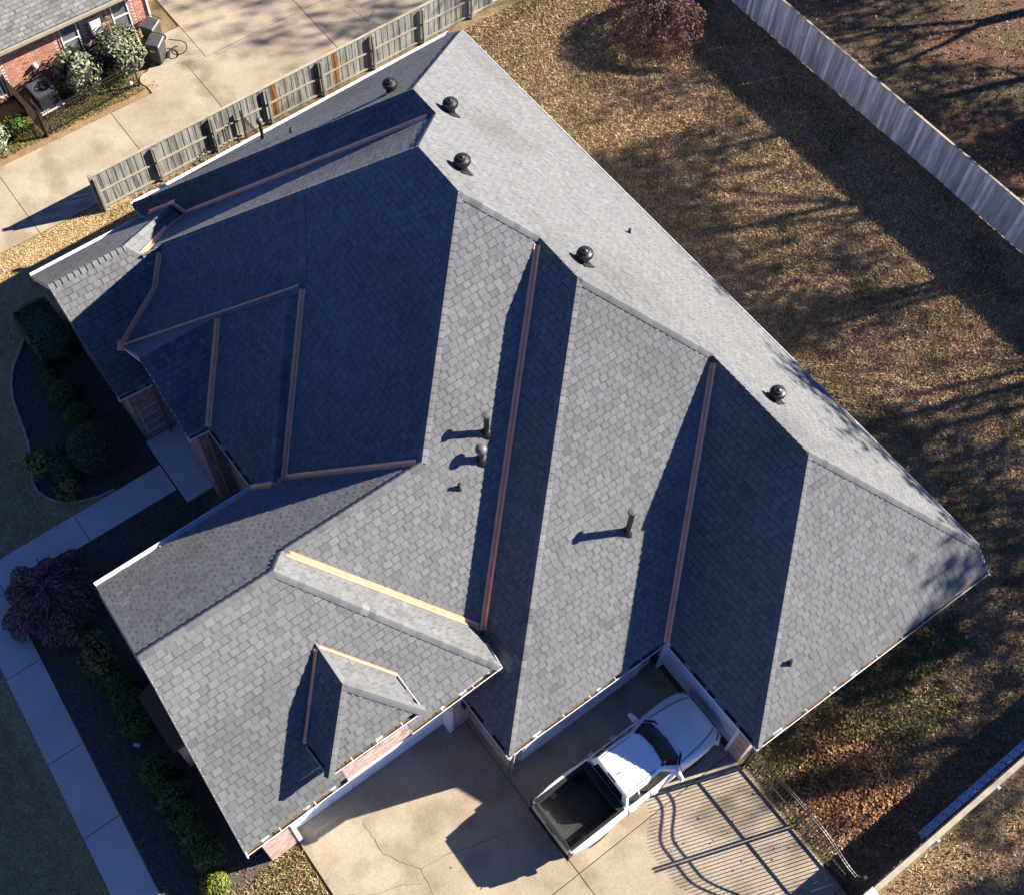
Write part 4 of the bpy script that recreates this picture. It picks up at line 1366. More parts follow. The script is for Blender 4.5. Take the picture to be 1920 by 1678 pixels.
# ------------------------------------------------------------------ iron gates and fences
def bar_run(root, pts_top, bottom, mat, w=0.016, name='bar'):
    proto = None
    for (x, h) in pts_top:
        m = MB(); m.bar((x, 0, bottom), (x, 0, h - 0.05), w, w); m.add([(x - w * .5, -w * .5, h - 0.05), (x + w * .5, -w * .5, h - 0.05), (x + w * .5, w * .5, h - 0.05), (x - w * .5, w * .5, h - 0.05), (x, 0, h)], [(0, 1, 4), (1, 2, 4), (2, 3, 4), (3, 0, 4)])
        m.build(name, mat, root)
def gate_top(s):           # arch profile, s 0 at the hinge, 1 at the meeting stile
    t = min(1, max(0, (s - 0.08) / 0.7))
    return 1.42 + 0.42 * (t * t * (3 - 2 * t))
for gi, (hx, dirn, lb) in enumerate(((27.02, 1, 'black iron arched gate leaf hinged at the house side pier'), (31.2, -1, 'black iron arched gate leaf hinged at the right fence pier'))):
    gt = empty('driveway_gate', (hx, -8.72, 0), 0, lb, 'gate', 'pair of driveway gates')
    Lg = 2.04
    xs_ = np.arange(0.10, Lg - 0.05, 0.108)
    bar_run(gt, [(dirn * x, gate_top(x / Lg) + 0.30) for x in xs_], 0.07, 'iron', 0.019)
    for z in (0.12, 0.80):
        m = MB(); m.bar((0, 0, z), (dirn * Lg, 0, z), 0.04, 0.045); m.build('rail', 'iron', gt)
    for dz in (0.0, 0.19):
        m = MB(); m.tube([(dirn * s * Lg, 0, gate_top(s) + dz - 0.12) for s in np.linspace(0, 1, 15)], 0.026, 6); m.build('arched_rail', 'iron', gt)
    for x, h in ((0, 1.62), (Lg, 2.25)):
        m = MB(); m.bar((dirn * x, 0, 0.04), (dirn * x, 0, h), 0.055, 0.055, up=(1, 0, 0)); m.build('stile', 'iron', gt)
    for z in (0.4, 1.25):
        m = MB(); m.bar((-dirn * 0.10, 0, z), (0, 0, z), 0.05, 0.08); m.build('hinge', 'iron', gt)
for px_, lb in ((26.92, 'black iron gate post beside the house pier'), (31.30, 'black iron gate post beside the brick gate pier')):
    m = MB(); m.box(px_ - 0.045, px_ + 0.045, -8.765, -8.675, -0.1, 1.95); o = m.build('gate_post', 'iron', bevel=0.006)
    tag(o, lb, 'post')

def iron_fence(p0, p1, h, label, gap=0.11, mat='iron', name='iron_fence', posts=True):
    p0, p1 = Vector((*p0, 0)), Vector((*p1, 0))
    d = p1 - p0; L = d.length
    r = empty(name, p0, math.atan2(d.y, d.x), label, 'fence', 'iron fences')
    bar_run(r, [(x, h + (0.05 if i % 2 else 0.0)) for i, x in enumerate(np.arange(gap, L - gap / 2, gap))], 0.05, mat, 0.016)
    for z in (0.15, h - 0.25, h - 0.10):
        m = MB(); m.bar((0, 0, z), (L, 0, z), 0.025, 0.03); m.build('rail', mat, r)
    if posts:
        for x in (0, L):
            m = MB(); m.bar((x, 0, -0.1), (x, 0, h + 0.08), 0.06, 0.06, up=(1, 0, 0)); m.build('post', mat, r)
    return r
iron_fence((-6.98, -14.05), (-7.30, -9.95), 1.22, 'low dark iron fence along the neighbour drive by the shrubs')
iron_fence((-9.45, -14.28), (-7.03, -14.10), 1.22, 'short iron fence running from neighbour wall to the corner by the cooling unit', 0.075, 'rust_iron')
iron_fence((-2.55, -7.95), (0.35, -7.80), 1.35, 'iron gate panel between the cedar fence and the house', 0.09, 'rust_iron', 'side_gate_panel')

# ------------------------------------------------------------------ neighbour's house
nh = empty('neighbour_house', (-9.5, -12, 0), 0, 'red brick neighbour house with grey shingle roof at the top left corner', 'house')
def nb(mb, name, mat, parent=None, **kw):
    o = mb.build(name, mat, parent or nh, **kw)
    if parent is None:
        o.location = (9.5, 12, 0)
    return o
m = MB(); m.box(-17, -9.5, -26, -8.02, -0.05, 2.62); nwall = nb(m, 'wall', 'mortar')
WIN = [(-11.70, -10.96, 0.62, 2.42), (-9.52, -8.80, 0.70, 2.42), (-15.15, -14.36, 0.30, 2.42)]
brickwork((-9.5, -26), (-9.5, -8.02), 0, 2.6, (1, 0), nwall, 'brick', holes=[(a + 26 - 0.13, b + 26 + 0.13, c - 0.09, d + 0.09) for a, b, c, d in WIN])
for (a_, b_, c_, d_) in WIN:
    m = MB()          # header, jamb and sill bricks set round the opening
    for z in np.arange(c_ - 0.02, d_, 0.079):
        for y in (a_ - 0.065, b_ + 0.065):
            m.tone = RNG.normal(-0.15, 0.12); m.box(-9.505, -9.478, y - 0.052, y + 0.052, z, z + 0.067)
    for y in np.arange(a_ - 0.06, b_ + 0.06, 0.079):
        m.tone = RNG.normal(-0.15, 0.12); m.box(-9.505, -9.478, y, y + 0.067, d_ + 0.005, d_ + 0.16)
        m.box(-9.505, -9.45, y, y + 0.067, c_ - 0.09, c_ - 0.02)
    m.build('window_surround', 'brick', nwall, kind='stuff')
    m = MB()
    for y in (a_ + 0.025, b_ - 0.025):
        m.bar((-9.485, y, c_), (-9.485, y, d_), 0.05, 0.05, up=(1, 0, 0))
    for z in (c_ + 0.025, (c_ + d_) / 2 - 0.1, d_ - 0.025):
        m.bar((-9.485, a_ + 0.051, z), (-9.485, b_ - 0.051, z), 0.052, 0.05)
    wn_ = nb(m, 'window', 'white')
    for z0, z1 in ((c_ + 0.05, (c_ + d_) / 2 - 0.125), ((c_ + d_) / 2 - 0.075, d_ - 0.05)):
        m = MB(); m.box(-9.51, -9.493, a_ + 0.05, b_ - 0.05, z0, z1); m.build('pane', 'window_glass', wn_)
nf = Face([(-9.02, -26, 2.74), (-9.02, -7.55, 2.74), (-13.5, -12.0, 5.6), (-13.5, -26, 5.6)])
M['shingle_mottled'] = pmat('mottled_grey_shingle', (0.23, 0.23, 0.225), (0.29, 0.285, 0.275), 0.9, 9, 4, 0.35, 160, tone=2.0, spec=0.15)
M['deck_pale'] = pmat('grey_underlay', (0.13, 0.13, 0.128), (0.16, 0.16, 0.155), 0.95, 9)
m = MB(); m.add([nf.at(x, y, -0.012) for x, y in nf.poly], [tuple(range(4))]); nroof = nb(m, 'roof', 'deck_pale')
nfc = Face([(-9.02, -17.5, 2.74), (-9.02, -7.55, 2.74), (-11.6, -10.1, 4.39), (-11.6, -17.5, 4.39)])
ns = shingles(nfc, RNG, width=(0.22, 0.30), expo=0.16)
ns = sorted(ns, key=lambda s: -screen_size(sum(s[0], Vector()) / len(s[0]), s[4], s[3]))
rest = MB()
for i, shg in enumerate(ns):
    if i < 120:
        m = MB(); shingle_into(m, shg); m.build('shingle', 'shingle_mottled', nroof)
    else:
        shingle_into(rest, shg)
rest.build('shingle_courses', 'shingle_mottled', nroof, kind='stuff')
m = MB(); m.bar((-8.93, -26, 2.68), (-8.93, -7.5, 2.68), 0.12, 0.11); nb(m, 'gutter', 'pale_wood')
m = MB(); m.bar((-9.26, -26, 2.615), (-9.26, -7.6, 2.615), 0.50, 0.03); nb(m, 'soffit', 'white')
m = MB(); m.box(-9.52, -9.44, -8.06, -7.98, 0, 2.6); nb(m, 'corner_downspout', 'white')
m = MB(); m.box(-9.48, -9.30, -10.50, -10.06, 1.26, 1.94); nb(m, 'utility_box', 'white', bevel=0.02)
m = MB(); m.lathe([(0.11, 0), (0.12, 0.10), (0.10, 0.16), (0.02, 0.17)], 16, (-9.48, -9.80, 1.72), 'x'); nb(m, 'electric_meter', 'pipe_cap', smooth=False)
for y in (-9.80, -10.28, -9.98):
    m = MB(); m.tube([(-9.45, y, 1.3), (-9.45, y, 0.1)], 0.025, 8); nb(m, 'conduit', 'pipe_cap')
m = MB(); m.tube([(-9.45, -9.80, 1.85), (-9.45, -9.80, 2.7)], 0.028, 8); nb(m, 'conduit', 'pipe_cap')
m = MB(); m.lathe([(0.10, 0), (0.11, 0.12), (0.03, 0.20)], 12, (-9.48, -13.0, 1.06), 'x'); nb(m, 'wall_vent', 'white')

# cooling unit
ac = empty('cooling_unit', (-8.55, -13.28, 0), 0.05, 'grey blue outdoor cooling unit with round fan beside neighbour wall', 'cooling unit')
m = MB(); m.box(-0.50, 0.50, -0.50, 0.50, -0.05, 0.06); m.build('pad', 'walk', ac, bevel=0.01)
m = MB(); m.box(-0.41, 0.41, -0.41, 0.41, 0.06, 0.80); cb = m.build('cabinet', 'ac', ac, bevel=0.03)
for k in range(16):
    for sx in (1, -1):
        m = MB(); a_ = -0.36 + k * 0.048; m.box(a_, a_ + 0.02, min(sx * 0.40, sx * 0.425), max(sx * 0.40, sx * 0.425), 0.12, 0.74); m.build('louvre', 'ac', cb)
        if sx > 0:
            m = MB(); m.box(0.40, 0.425, a_, a_ + 0.02, 0.12, 0.74); m.build('louvre', 'ac', cb)
m = MB()
for k in range(28):
    a0, a1 = 2 * math.pi * k / 28, 2 * math.pi * (k + 1) / 28
    def sq(a_):
        r_ = 0.43 / max(abs(math.cos(a_)), abs(math.sin(a_))); return (r_ * math.cos(a_), r_ * math.sin(a_), 0.84)
    m.add([(0.31 * math.cos(a0), 0.31 * math.sin(a0), 0.85), (0.31 * math.cos(a1), 0.31 * math.sin(a1), 0.85), sq(a1), sq(a0)], [(0, 1, 2, 3)])
    m.add([(0.31 * math.cos(a0), 0.31 * math.sin(a0), 0.85), (0.31 * math.cos(a1), 0.31 * math.sin(a1), 0.85), (0.29 * math.cos(a1), 0.29 * math.sin(a1), 0.66), (0.29 * math.cos(a0), 0.29 * math.sin(a0), 0.66)], [(0, 1, 2, 3)])
m.box(-0.43, 0.43, -0.43, -0.42, 0.79, 0.84); m.box(-0.43, 0.43, 0.42, 0.43, 0.79, 0.84); m.box(-0.43, -0.42, -0.42, 0.42, 0.79, 0.84); m.box(0.42, 0.43, -0.42, 0.42, 0.79, 0.84)
m.build('top_shroud', 'ac', ac)
m = MB(); m.lathe([(0.285, 0.802), (0.01, 0.803)], 24); m.build('fan_well', 'rubber', ac)
for k in range(3):
    a_ = k * 2.094 + 0.4
    m = MB(); m.add([(0.05 * math.cos(a_ - .5), 0.05 * math.sin(a_ - .5), 0.815), (0.26 * math.cos(a_ - .38), 0.26 * math.sin(a_ - .38), 0.812), (0.26 * math.cos(a_ + .38), 0.26 * math.sin(a_ + .38), 0.835), (0.05 * math.cos(a_ + .5), 0.05 * math.sin(a_ + .5), 0.825)], [(0, 1, 2, 3)])
    m.build('fan_blade', 'ac', ac)
m = MB(); m.lathe([(0.07, 0.80), (0.07, 0.845), (0.03, 0.86)], 12); m.build('fan_motor', 'black', ac)

# wheeled bins
def bin_(loc, rz, label, paper):
    t = empty('wheeled_bin', loc, rz, label, 'bin', 'bins by the neighbour wall')
    m = MB()
    lo = [(-0.22, -0.26), (0.22, -0.26), (0.22, 0.24), (-0.22, 0.24)]
    hi = [(-0.29, -0.34), (0.29, -0.34), (0.29, 0.33), (-0.29, 0.33)]
    m.add([(x, y, 0.05) for x, y in lo] + [(x, y, 0.96) for x, y in hi], [(3, 2, 1, 0), (4, 5, 6, 7), (0, 1, 5, 4), (1, 2, 6, 5), (2, 3, 7, 6), (3, 0, 4, 7)])
    m.build('body', 'bin', t, bevel=0.035)
    m = MB()
    m.add([(-0.32, -0.37, 0.965), (0.32, -0.37, 0.965), (0.32, 0.34, 1.0), (-0.32, 0.34, 1.0), (-0.27, -0.30, 1.04), (0.27, -0.30, 1.04), (0.27, 0.28, 1.09), (-0.27, 0.28, 1.09)], [(3, 2, 1, 0), (4, 5, 6, 7), (0, 1, 5, 4), (1, 2, 6, 5), (2, 3, 7, 6), (3, 0, 4, 7)])
    m.build('lid', 'bin_lid', t, bevel=0.025)
    m = MB(); m.tube([(-0.26, 0.33, 0.98), (-0.26, 0.43, 1.0), (0.26, 0.43, 1.0), (0.26, 0.33, 0.98)], 0.02, 8); m.build('handle', 'bin', t)
    for sx in (-1, 1):
        m = MB(); m.lathe([(0.03, -0.03), (0.13, -0.03), (0.13, 0.03), (0.03, 0.03)], 18, (sx * 0.26, 0.26, 0.13), 'x'); m.build('wheel', 'rubber', t)
    if paper:
        m = MB(); m.quad((-0.10, -0.332, 0.70), (0.10, -0.332, 0.70), (0.10, -0.341, 0.82), (-0.10, -0.341, 0.82)); m.build('label', 'paper', t)
    return t
bin_((-8.02, -8.62, 0), rad(38), 'charcoal wheeled bin in front with a white label on its side', True)
bin_((-8.95, -8.30, 0), rad(30), 'charcoal wheeled bin behind, half hidden by the labelled bin and the shrub', False)
m = MB(); m.tube([(-8.3, -7.95, 0.5)] + [(-7.95 + 0.32 * math.cos(q), -7.75 + 0.32 * math.sin(q), 0.30 - 0.26 * i / 16) for i, q in enumerate(np.linspace(2.4, -3.4, 17))], 0.02, 8)
tag(m.build('garden_hose', 'rubber'), 'black hose looped beside the bins', 'hose')

# ------------------------------------------------------------------ shrubs
def bush(name, c, radii, n, size, mat, label, cat='shrub', group=None, lump=0.18, shell=(0.72, 1.04), seed=0, square=False, aspect=0.5, core=0.84, stem=True, tone=0.35, low=-0.55):
    rng = np.random.default_rng(seed + 100)
    t = empty(name, (c[0], c[1], 0), 0, label, cat, group)
    cz = c[2]
    d = rng.normal(0, 1, (n * 2, 3)); d /= np.linalg.norm(d, axis=1)[:, None]
    d = d[d[:, 2] > low][:n]; n = len(d)
    f = np.zeros(n)
    for k in range(7):
        ax = rng.normal(0, 1, 3); ax /= np.linalg.norm(ax)
        f += np.cos((d @ ax) * rng.uniform(3, 9) + rng.uniform(0, 6.28))
    rr = rng.uniform(shell[0], shell[1], n) * (1 + lump * f / 3.5)
    R = np.array(radii)
    if square:
        q = d / np.max(np.abs(d), axis=1)[:, None]
        p = (0.25 * d * 1.2 + 0.75 * q) * rr[:, None] * R
    else:
        p = d * rr[:, None] * R
    p[:, 2] += cz
    p = p[p[:, 2] > 0.02]; dd = d[:len(p)] if False else (p - np.array([0, 0, cz])) / R
    n = len(p)
    nrm = dd / np.linalg.norm(dd, axis=1)[:, None] + rng.normal(0, 0.45, (n, 3))
    nrm /= np.linalg.norm(nrm, axis=1)[:, None]
    a = np.cross(nrm, rng.normal(0, 1, (n, 3))); a /= np.linalg.norm(a, axis=1)[:, None]
    b = np.cross(nrm, a)
    s = (size * rng.uniform(0.6, 1.3, n))[:, None]
    v = np.stack([p - a * s, p - b * s * aspect, p + a * s, p + b * s * aspect], 1).reshape(-1, 3)
    fc = np.arange(n * 4).reshape(-1, 4)
    np_mesh('foliage', v, fc, mat, rng.normal(0, tone, n), parent=t, per=4)
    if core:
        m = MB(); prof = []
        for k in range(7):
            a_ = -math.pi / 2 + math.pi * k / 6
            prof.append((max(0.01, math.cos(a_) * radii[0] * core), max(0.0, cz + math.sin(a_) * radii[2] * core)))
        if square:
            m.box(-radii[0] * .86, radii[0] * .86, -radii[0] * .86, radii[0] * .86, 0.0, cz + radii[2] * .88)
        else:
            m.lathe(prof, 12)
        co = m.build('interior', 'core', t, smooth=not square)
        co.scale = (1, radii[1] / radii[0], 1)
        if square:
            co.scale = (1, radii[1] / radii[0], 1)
    if stem:
        m = MB(); m.tube([(0, 0, -0.05), (0.02, 0.01, max(0.15, cz))], [0.05, 0.035], 7); m.build('stem', 'bark', t)
    return t
P_ = 'plants along the neighbour wall'
bush('pale_shrub', (-8.55, -11.75, 0.72), (0.85, 0.85, 0.78), 3200, 0.075, 'leaf_pale', 'round pale variegated shrub between the window and the cooling unit', group=P_, seed=1, lump=0.25)
bush('pale_shrub', (-8.45, -9.95, 0.80), (0.95, 1.10, 0.88), 4200, 0.075, 'leaf_pale', 'largest pale variegated shrub, next to the bins', group=P_, seed=2, lump=0.25)
bush('pale_shrub', (-7.55, -16.2, 0.70), (0.85, 0.85, 0.8), 2600, 0.075, 'leaf_pale', 'pale variegated shrub cut by the left edge of the photo', group=P_, seed=3, lump=0.25)
bush('green_shrub', (-7.85, -14.95, 0.30), (0.48, 0.48, 0.34), 1500, 0.05, 'leaf_bright', 'small bright green mound beside the iron fence corner', group=P_, seed=4)
bush('low_plant', (-8.3, -10.75, 0.12), (0.5, 0.6, 0.22), 700, 0.07, 'leaf_bright', 'low yellow green plants between the two pale shrubs', group=P_, seed=5, core=0, stem=False)
gb = 'boxwoods in the garage bed'
for i, (x, y, r, lb) in enumerate([(13.94, -22.35, 0.42, 'first boxwood below the yellow brown shrub'), (14.62, -22.30, 0.46, 'second boxwood below the yellow brown shrub'), (15.30, -22.42, 0.48, 'third boxwood, just above the gap with the white stake'),
        (16.95, -22.62, 0.52, 'boxwood just below the gap in the row beside the walk'), (17.85, -22.62, 0.50, 'second boxwood below the gap in the row'), (18.55, -22.64, 0.44, 'third boxwood below the gap in the row'),
        (19.18, -22.66, 0.44, 'fourth boxwood below the gap in the row'), (19.85, -22.66, 0.44, 'last shaded boxwood before the sunlit lime one')]):
    bush('boxwood', (x, y, 0.38), (r * 1.12, r * 1.12, r * 1.05), 2400, 0.034, 'leaf_dark', 'round ' + lb, 'boxwood', gb, 0.14, (0.84, 1.04), 10 + i)
bush('boxwood', (20.62, -22.90, 0.34), (0.42, 0.42, 0.42), 2200, 0.032, 'leaf_lime', 'sunlit lime green boxwood at the bottom end of the row', 'boxwood', gb, 0.05, (0.88, 1.03), 20)
eb = 'clipped plants in the entry bed'
for i, (x, y, z, r, n, lb) in enumerate([(3.25, -19.0, 0.36, 0.40, 2200, 'small clipped ball, uppermost of the two touching ones'), (3.98, -18.92, 0.40, 0.52, 3000, 'clipped ball, lower of the two touching ones'), (5.05, -18.95, 0.40, 0.50, 2600, 'dim clipped ball just above the largest one'),
        (6.60, -19.05, 0.72, 0.90, 7000, 'largest grey green clipped ball beside the porch'), (5.85, -20.05, 0.34, 0.34, 1400, 'smallest clipped ball against the largest one'), (6.55, -20.22, 0.38, 0.48, 2400, 'medium clipped ball below the smallest one')]):
    bush('clipped_ball', (x, y, z), (r, r, r * 0.92), n, 0.026, 'leaf_blue' if i > 2 else 'leaf_dark', lb, 'topiary', eb, 0.02, (0.93, 1.01), 30 + i)
bush('box_hedge', (1.65, -18.30, 0.72), (1.02, 0.66, 0.68), 14000, 0.032, 'leaf_blue', 'square clipped box hedge at the corner of the house front', 'hedge', None, 0.02, (0.95, 1.0), 40, square=True)
bush('yellow_shrub', (5.9, -20.72, 0.38), (0.55, 0.42, 0.40), 700, 0.07, 'leaf_yellow', 'loose yellow brown shrub left of the clipped balls', seed=41, lump=0.4, core=0.5)
bush('yellow_shrub', (7.05, -20.42, 0.30), (0.48, 0.40, 0.32), 600, 0.07, 'leaf_yellow', 'loose yellow brown shrub below the clipped balls at the bed tip', seed=42, lump=0.4, core=0.5)
bush('yellow_shrub', (12.75, -22.35, 0.50), (0.75, 0.50, 0.50), 1300, 0.06, 'leaf_yellow', 'loose yellow brown shrub between purple maple and boxwood row', seed=43, lump=0.4, core=0.6)
for i, (x, y, r, lb) in enumerate([(11.0, -18.75, 0.5, 'dim round shrub in the dark corner by the front walk, nearer the street'), (11.3, -18.1, 0.5, 'dim round shrub in the dark corner by the front walk, nearer the wall'), (11.0, -16.75, 0.35, 'thin wispy shrub beside the porch floor')]):
    bush('dark_shrub', (x, y, 0.4), (r, r, r), 1300 if i < 2 else 260, 0.035, 'leaf_blue', lb, 'shrub', None, 0.1, (0.8, 1.03), 50 + i, core=0.8 if i < 2 else 0)

def weeping(name, c, R, h, n, size, mat, label, cat, seed):
    rng = np.random.default_rng(seed)
    t = empty(name, (c[0], c[1], 0), 0, label, cat)
    m = MB()
    m.tube([(0, 0, -0.1), (0.05, 0.03, h * 0.4), (0, 0, h * 0.62)], [0.11, 0.09, 0.07], 8)
    br = []
    for k in range(26):
        a_ = 6.283 * k / 26 + rng.uniform(-.2, .2); q = rng.uniform(0.65, 1.0)
        pts = [(0, 0, h * 0.5), (math.cos(a_) * R * q * .35, math.sin(a_) * R * q * .35, h * rng.uniform(.72, .9)), (math.cos(a_ + .1) * R * q * .75, math.sin(a_ + .1) * R * q * .75, h * rng.uniform(.55, .8)), (math.cos(a_ + .15) * R * q, math.sin(a_ + .15) * R * q, h * rng.uniform(.15, .4))]
        m.tube(pts, [0.045, 0.03, 0.016, 0.006], 5, cap=False)
    m.build('trunk', 'bark', t)
    th = rng.uniform(0, 6.283, n); rr = R * np.sqrt(rng.uniform(0, 1, n))
    lum = 1 + 0.10 * np.cos(th * 5 + 1) + 0.07 * np.cos(th * 11)
    q = rr / R
    z = h * (1 - 0.72 * q ** 2.2) * rng.uniform(0.72, 1.03, n) * (1 + 0.08 * np.cos(rr * 6 + th * 3))
    p = np.stack([np.cos(th) * rr * lum, np.sin(th) * rr * lum, np.maximum(z, 0.1)], 1)
    rd = np.stack([np.cos(th), np.sin(th), -1.2 * q - 0.1], 1) + rng.normal(0, 0.45, (n, 3))
    rd /= np.linalg.norm(rd, axis=1)[:, None]
    b = np.cross(rd, rng.normal(0, 1, (n, 3))); b /= np.linalg.norm(b, axis=1)[:, None]
    s = (size * rng.uniform(0.5, 1.4, n))[:, None]
    v = np.stack([p - rd * s, p - b * s * .28, p + rd * s, p + b * s * .28], 1).reshape(-1, 3)
    np_mesh('crown', v, np.arange(n * 4).reshape(-1, 4), mat, rng.normal(0, .4, n), parent=t, per=4)
    return t
weeping('japanese_maple', (10.4, -22.6), 1.5, 1.5, 12000, 0.07, 'leaf_purple', 'spreading wine purple maple overhanging the corner of the walks', 'tree', 61)
weeping('red_shrub', (2.35, 8.55), 2.0, 1.85, 11000, 0.065, 'leaf_red', 'large rounded red brown shrub in the back yard near rear fence', 'shrub', 62)

# ------------------------------------------------------------------ tall trees outside the picture whose shade falls across the yard
def make_tree(seed, h, spread, leaves, lsize):
    rng = random.Random(seed)
    r2 = np.random.default_rng(seed)
    segs = MB(); tips = []
    def grow(p, d, L, r, depth):
        n = 3
        pts = [p]; rs = [r]
        q = Vector(p); dd = Vector(d)
        for k in range(n):
            dd = (dd + Vector((rng.uniform(-.18, .18), rng.uniform(-.18, .18), rng.uniform(-0.02, .14)))).normalized()
            q = q + dd * (L / n)
            pts.append(q.copy()); rs.append(r * (1 - 0.45 * (k + 1) / n))
        segs.tube(pts, rs, 7 if depth < 2 else 4, cap=False)
        if depth >= 4:
            tips.append(q.copy()); tips.append(pts[2])
            return
        kids = 4 if depth == 0 else rng.choice([3, 4])
        for k in range(kids):
            a_ = rng.uniform(0, 6.283)
            tilt = rng.uniform(0.35, 0.95) * spread
            base = dd.orthogonal().normalized()
            base.rotate(Matrix.Rotation(a_, 3, dd))
            nd = (dd * math.cos(tilt) + base * math.sin(tilt)).normalized()
            grow(pts[-1] if k < kids - 1 else pts[2], nd, L * rng.uniform(0.55, 0.78), rs[-1] * 0.72, depth + 1)
    grow(Vector((0, 0, -0.2)), Vector((0, 0, 1)), h * 0.36, h * 0.019, 0)
    T = np.array([tuple(x) for x in tips])
    idx = r2.integers(0, len(T), leaves)
    p = T[idx] + r2.normal(0, 0.34, (leaves, 3))
    a = r2.normal(0, 1, (leaves, 3)); a /= np.linalg.norm(a, axis=1)[:, None]
    b = np.cross(a, r2.normal(0, 1, (leaves, 3))); b /= np.linalg.norm(b, axis=1)[:, None]
    s = (lsize * r2.uniform(.6, 1.3, leaves))[:, None]
    v = np.stack([p - a * s, p - b * s * .6, p + a * s, p + b * s * .6], 1).reshape(-1, 3)
    return segs, v, r2.normal(0, .3, leaves)
protos = []
def tall_tree(k, loc, rz, sc, label):
    t = empty('oak_tree', loc, rz, label, 'tree', 'tall oaks beyond the back fence')
    t.scale = (sc, sc, sc)
    if len(protos) <= k:
        segs, v, tn = make_tree(300 + k, 15.5, (0.55, 0.85)[k], TREES[k][0], TREES[k][1])
        tr = segs.build('trunk', 'bark', t, smooth=True)
        cr = np_mesh('crown', v, np.arange(len(v)).reshape(-1, 4), 'leaf_litter', tn, parent=t, per=4)
        protos.append((tr.data, cr.data))
    else:
        for nm, d in zip(('trunk', 'crown'), protos[k]):
            o = bpy.data.objects.new(nm, d); COL.objects.link(o); o.parent = t
    return t
TREES = [(1500, 0.12), (4200, 0.14)]
for i, (k, x, y, rz, sc) in enumerate([(0, 13.5, 31.0, 0.3, 1.05), (1, 22.5, 28.5, 1.9, 1.2), (1, 29.0, 27.5, 4.0, 1.25), (1, 36.0, 22.5, 0.9, 1.2), (0, 33.0, 33.0, 3.1, 1.2), (1, 41.0, 27.0, 1.3, 1.1),
        (1, 46.0, 17.0, 2.2, 0.95), (1, 41.5, 8.5, 5.0, 0.75), (0, 3.0, 28.5, 1.2, 1.32), (1, 12.0, 40.0, 0.5, 1.0), (1, 20.0, 39.0, 3.5, 1.0), (1, 27.0, 40.0, 2.0, 1.0), (1, 8.0, 36.0, 4.4, 0.9)]):
    tall_tree(k, (x, y, 0), rz, sc, 'tall half bare oak beyond the back fence, outside the picture')

# tall bare trunked pines in the back lot, also outside the picture
bp_data = None
for i, (x, y, sc, rz) in enumerate([(19.0, 24.5, 1.0, 0), (22.5, 21.5, 0.9, 1), (24.5, 26.0, 1.1, 2), (28.0, 22.0, 1.0, 3), (30.5, 26.5, 1.1, 4), (33.0, 20.0, 0.9, 5), (36.5, 22.5, 1.05, 6), (40.0, 24.0, 1.1, 1.4), (16.5, 28.5, 1.05, 2.4), (44.0, 20.0, 1.0, 3.4), (27.0, 32.0, 1.2, 5.5)]):
    t = empty('bare_pine', (x, y, 0), rz, 'tall thin trunked pine in the back lot, outside the picture', 'tree', 'thin pines in the back lot')
    t.scale = (sc, sc, sc)
    if bp_data is None:
        rq = random.Random(77)
        m = MB(); m.tube([(0, 0, -0.2), (0.15, 0.05, 5), (0.05, -0.1, 10), (0.2, 0, 15.5)], [0.17, 0.145, 0.11, 0.04], 9)
        for k in range(34):
            z = rq.uniform(4.5, 15); a_ = rq.uniform(0, 6.283); L_ = rq.uniform(0.8, 2.6) * (1.15 - z / 18)
            m.tube([(0.1, 0, z), (math.cos(a_) * L_ * .6, math.sin(a_) * L_ * .6, z + L_ * .35), (math.cos(a_) * L_, math.sin(a_) * L_, z + L_ * rq.uniform(.5, .9))], [0.035, 0.022, 0.008], 5, cap=False)
        tr = m.build('trunk', 'bark', t, smooth=True)
        r2 = np.random.default_rng(78); n = 900
        tz = r2.uniform(11, 16.3, n); rr = 1.5 * np.sqrt(r2.uniform(0, 1, n)) * (1 - (tz - 11) / 6.5); an = r2.uniform(0, 6.283, n)
        p = np.stack([np.cos(an) * rr, np.sin(an) * rr, tz], 1)
        d1 = r2.normal(0, 1, (n, 3)); d1 /= np.linalg.norm(d1, axis=1)[:, None]
        d2 = np.cross(d1, r2.normal(0, 1, (n, 3))); d2 /= np.linalg.norm(d2, axis=1)[:, None]
        v = np.stack([p - d1 * .2, p - d2 * .07, p + d1 * .2, p + d2 * .07], 1).reshape(-1, 3)
        cr = np_mesh('crown', v, np.arange(n * 4).reshape(-1, 4), 'leaf_blue', r2.normal(0, .3, n), parent=t, per=4)
        bp_data = (tr.data, cr.data)
    else:
        for nm, d in zip(('trunk', 'crown'), bp_data):
            o = bpy.data.objects.new(nm, d); COL.objects.link(o); o.parent = t

# ------------------------------------------------------------------ small things on the ground
def garden_light(loc, label):
    t = empty('garden_light', loc, 0, label, 'garden light', 'solar garden lights')
    m = MB(); m.tube([(0, 0, 0), (0, 0, 0.32)], 0.012, 6); m.build('stake', 'pipe_cap', t)
    m = MB(); m.lathe([(0.03, 0.30), (0.075, 0.36), (0.08, 0.40), (0.03, 0.44)], 10); m.build('lamp_head', 'white', t)
garden_light((-7.2, -10.27, 0), 'small white garden light at the end of the iron fence')
garden_light((-6.92, -15.74, 0), 'small white garden light at the left edge beside the drive')
t = empty('sprinkler_ring', (0.0, -18.73, 0), 0, 'dark ring of a sprinkler valve box in the shaded lawn', 'sprinkler')
m = MB()
ring = [(0.13 * math.cos(k * .5236), 0.13 * math.sin(k * .5236), 0.0) for k in range(13)]
m.tube(ring, 0.03, 6); m.build('ring', 'rubber', t)
m = MB(); m.lathe([(0.035, -0.03), (0.035, 0.02), (0.02, 0.03)], 10); m.build('nozzle', 'pipe_cap', t)
t = empty('plant_marker', (15.85, -22.75, 0), 0.6, 'white oval plant marker in the gap of the boxwood row', 'marker')
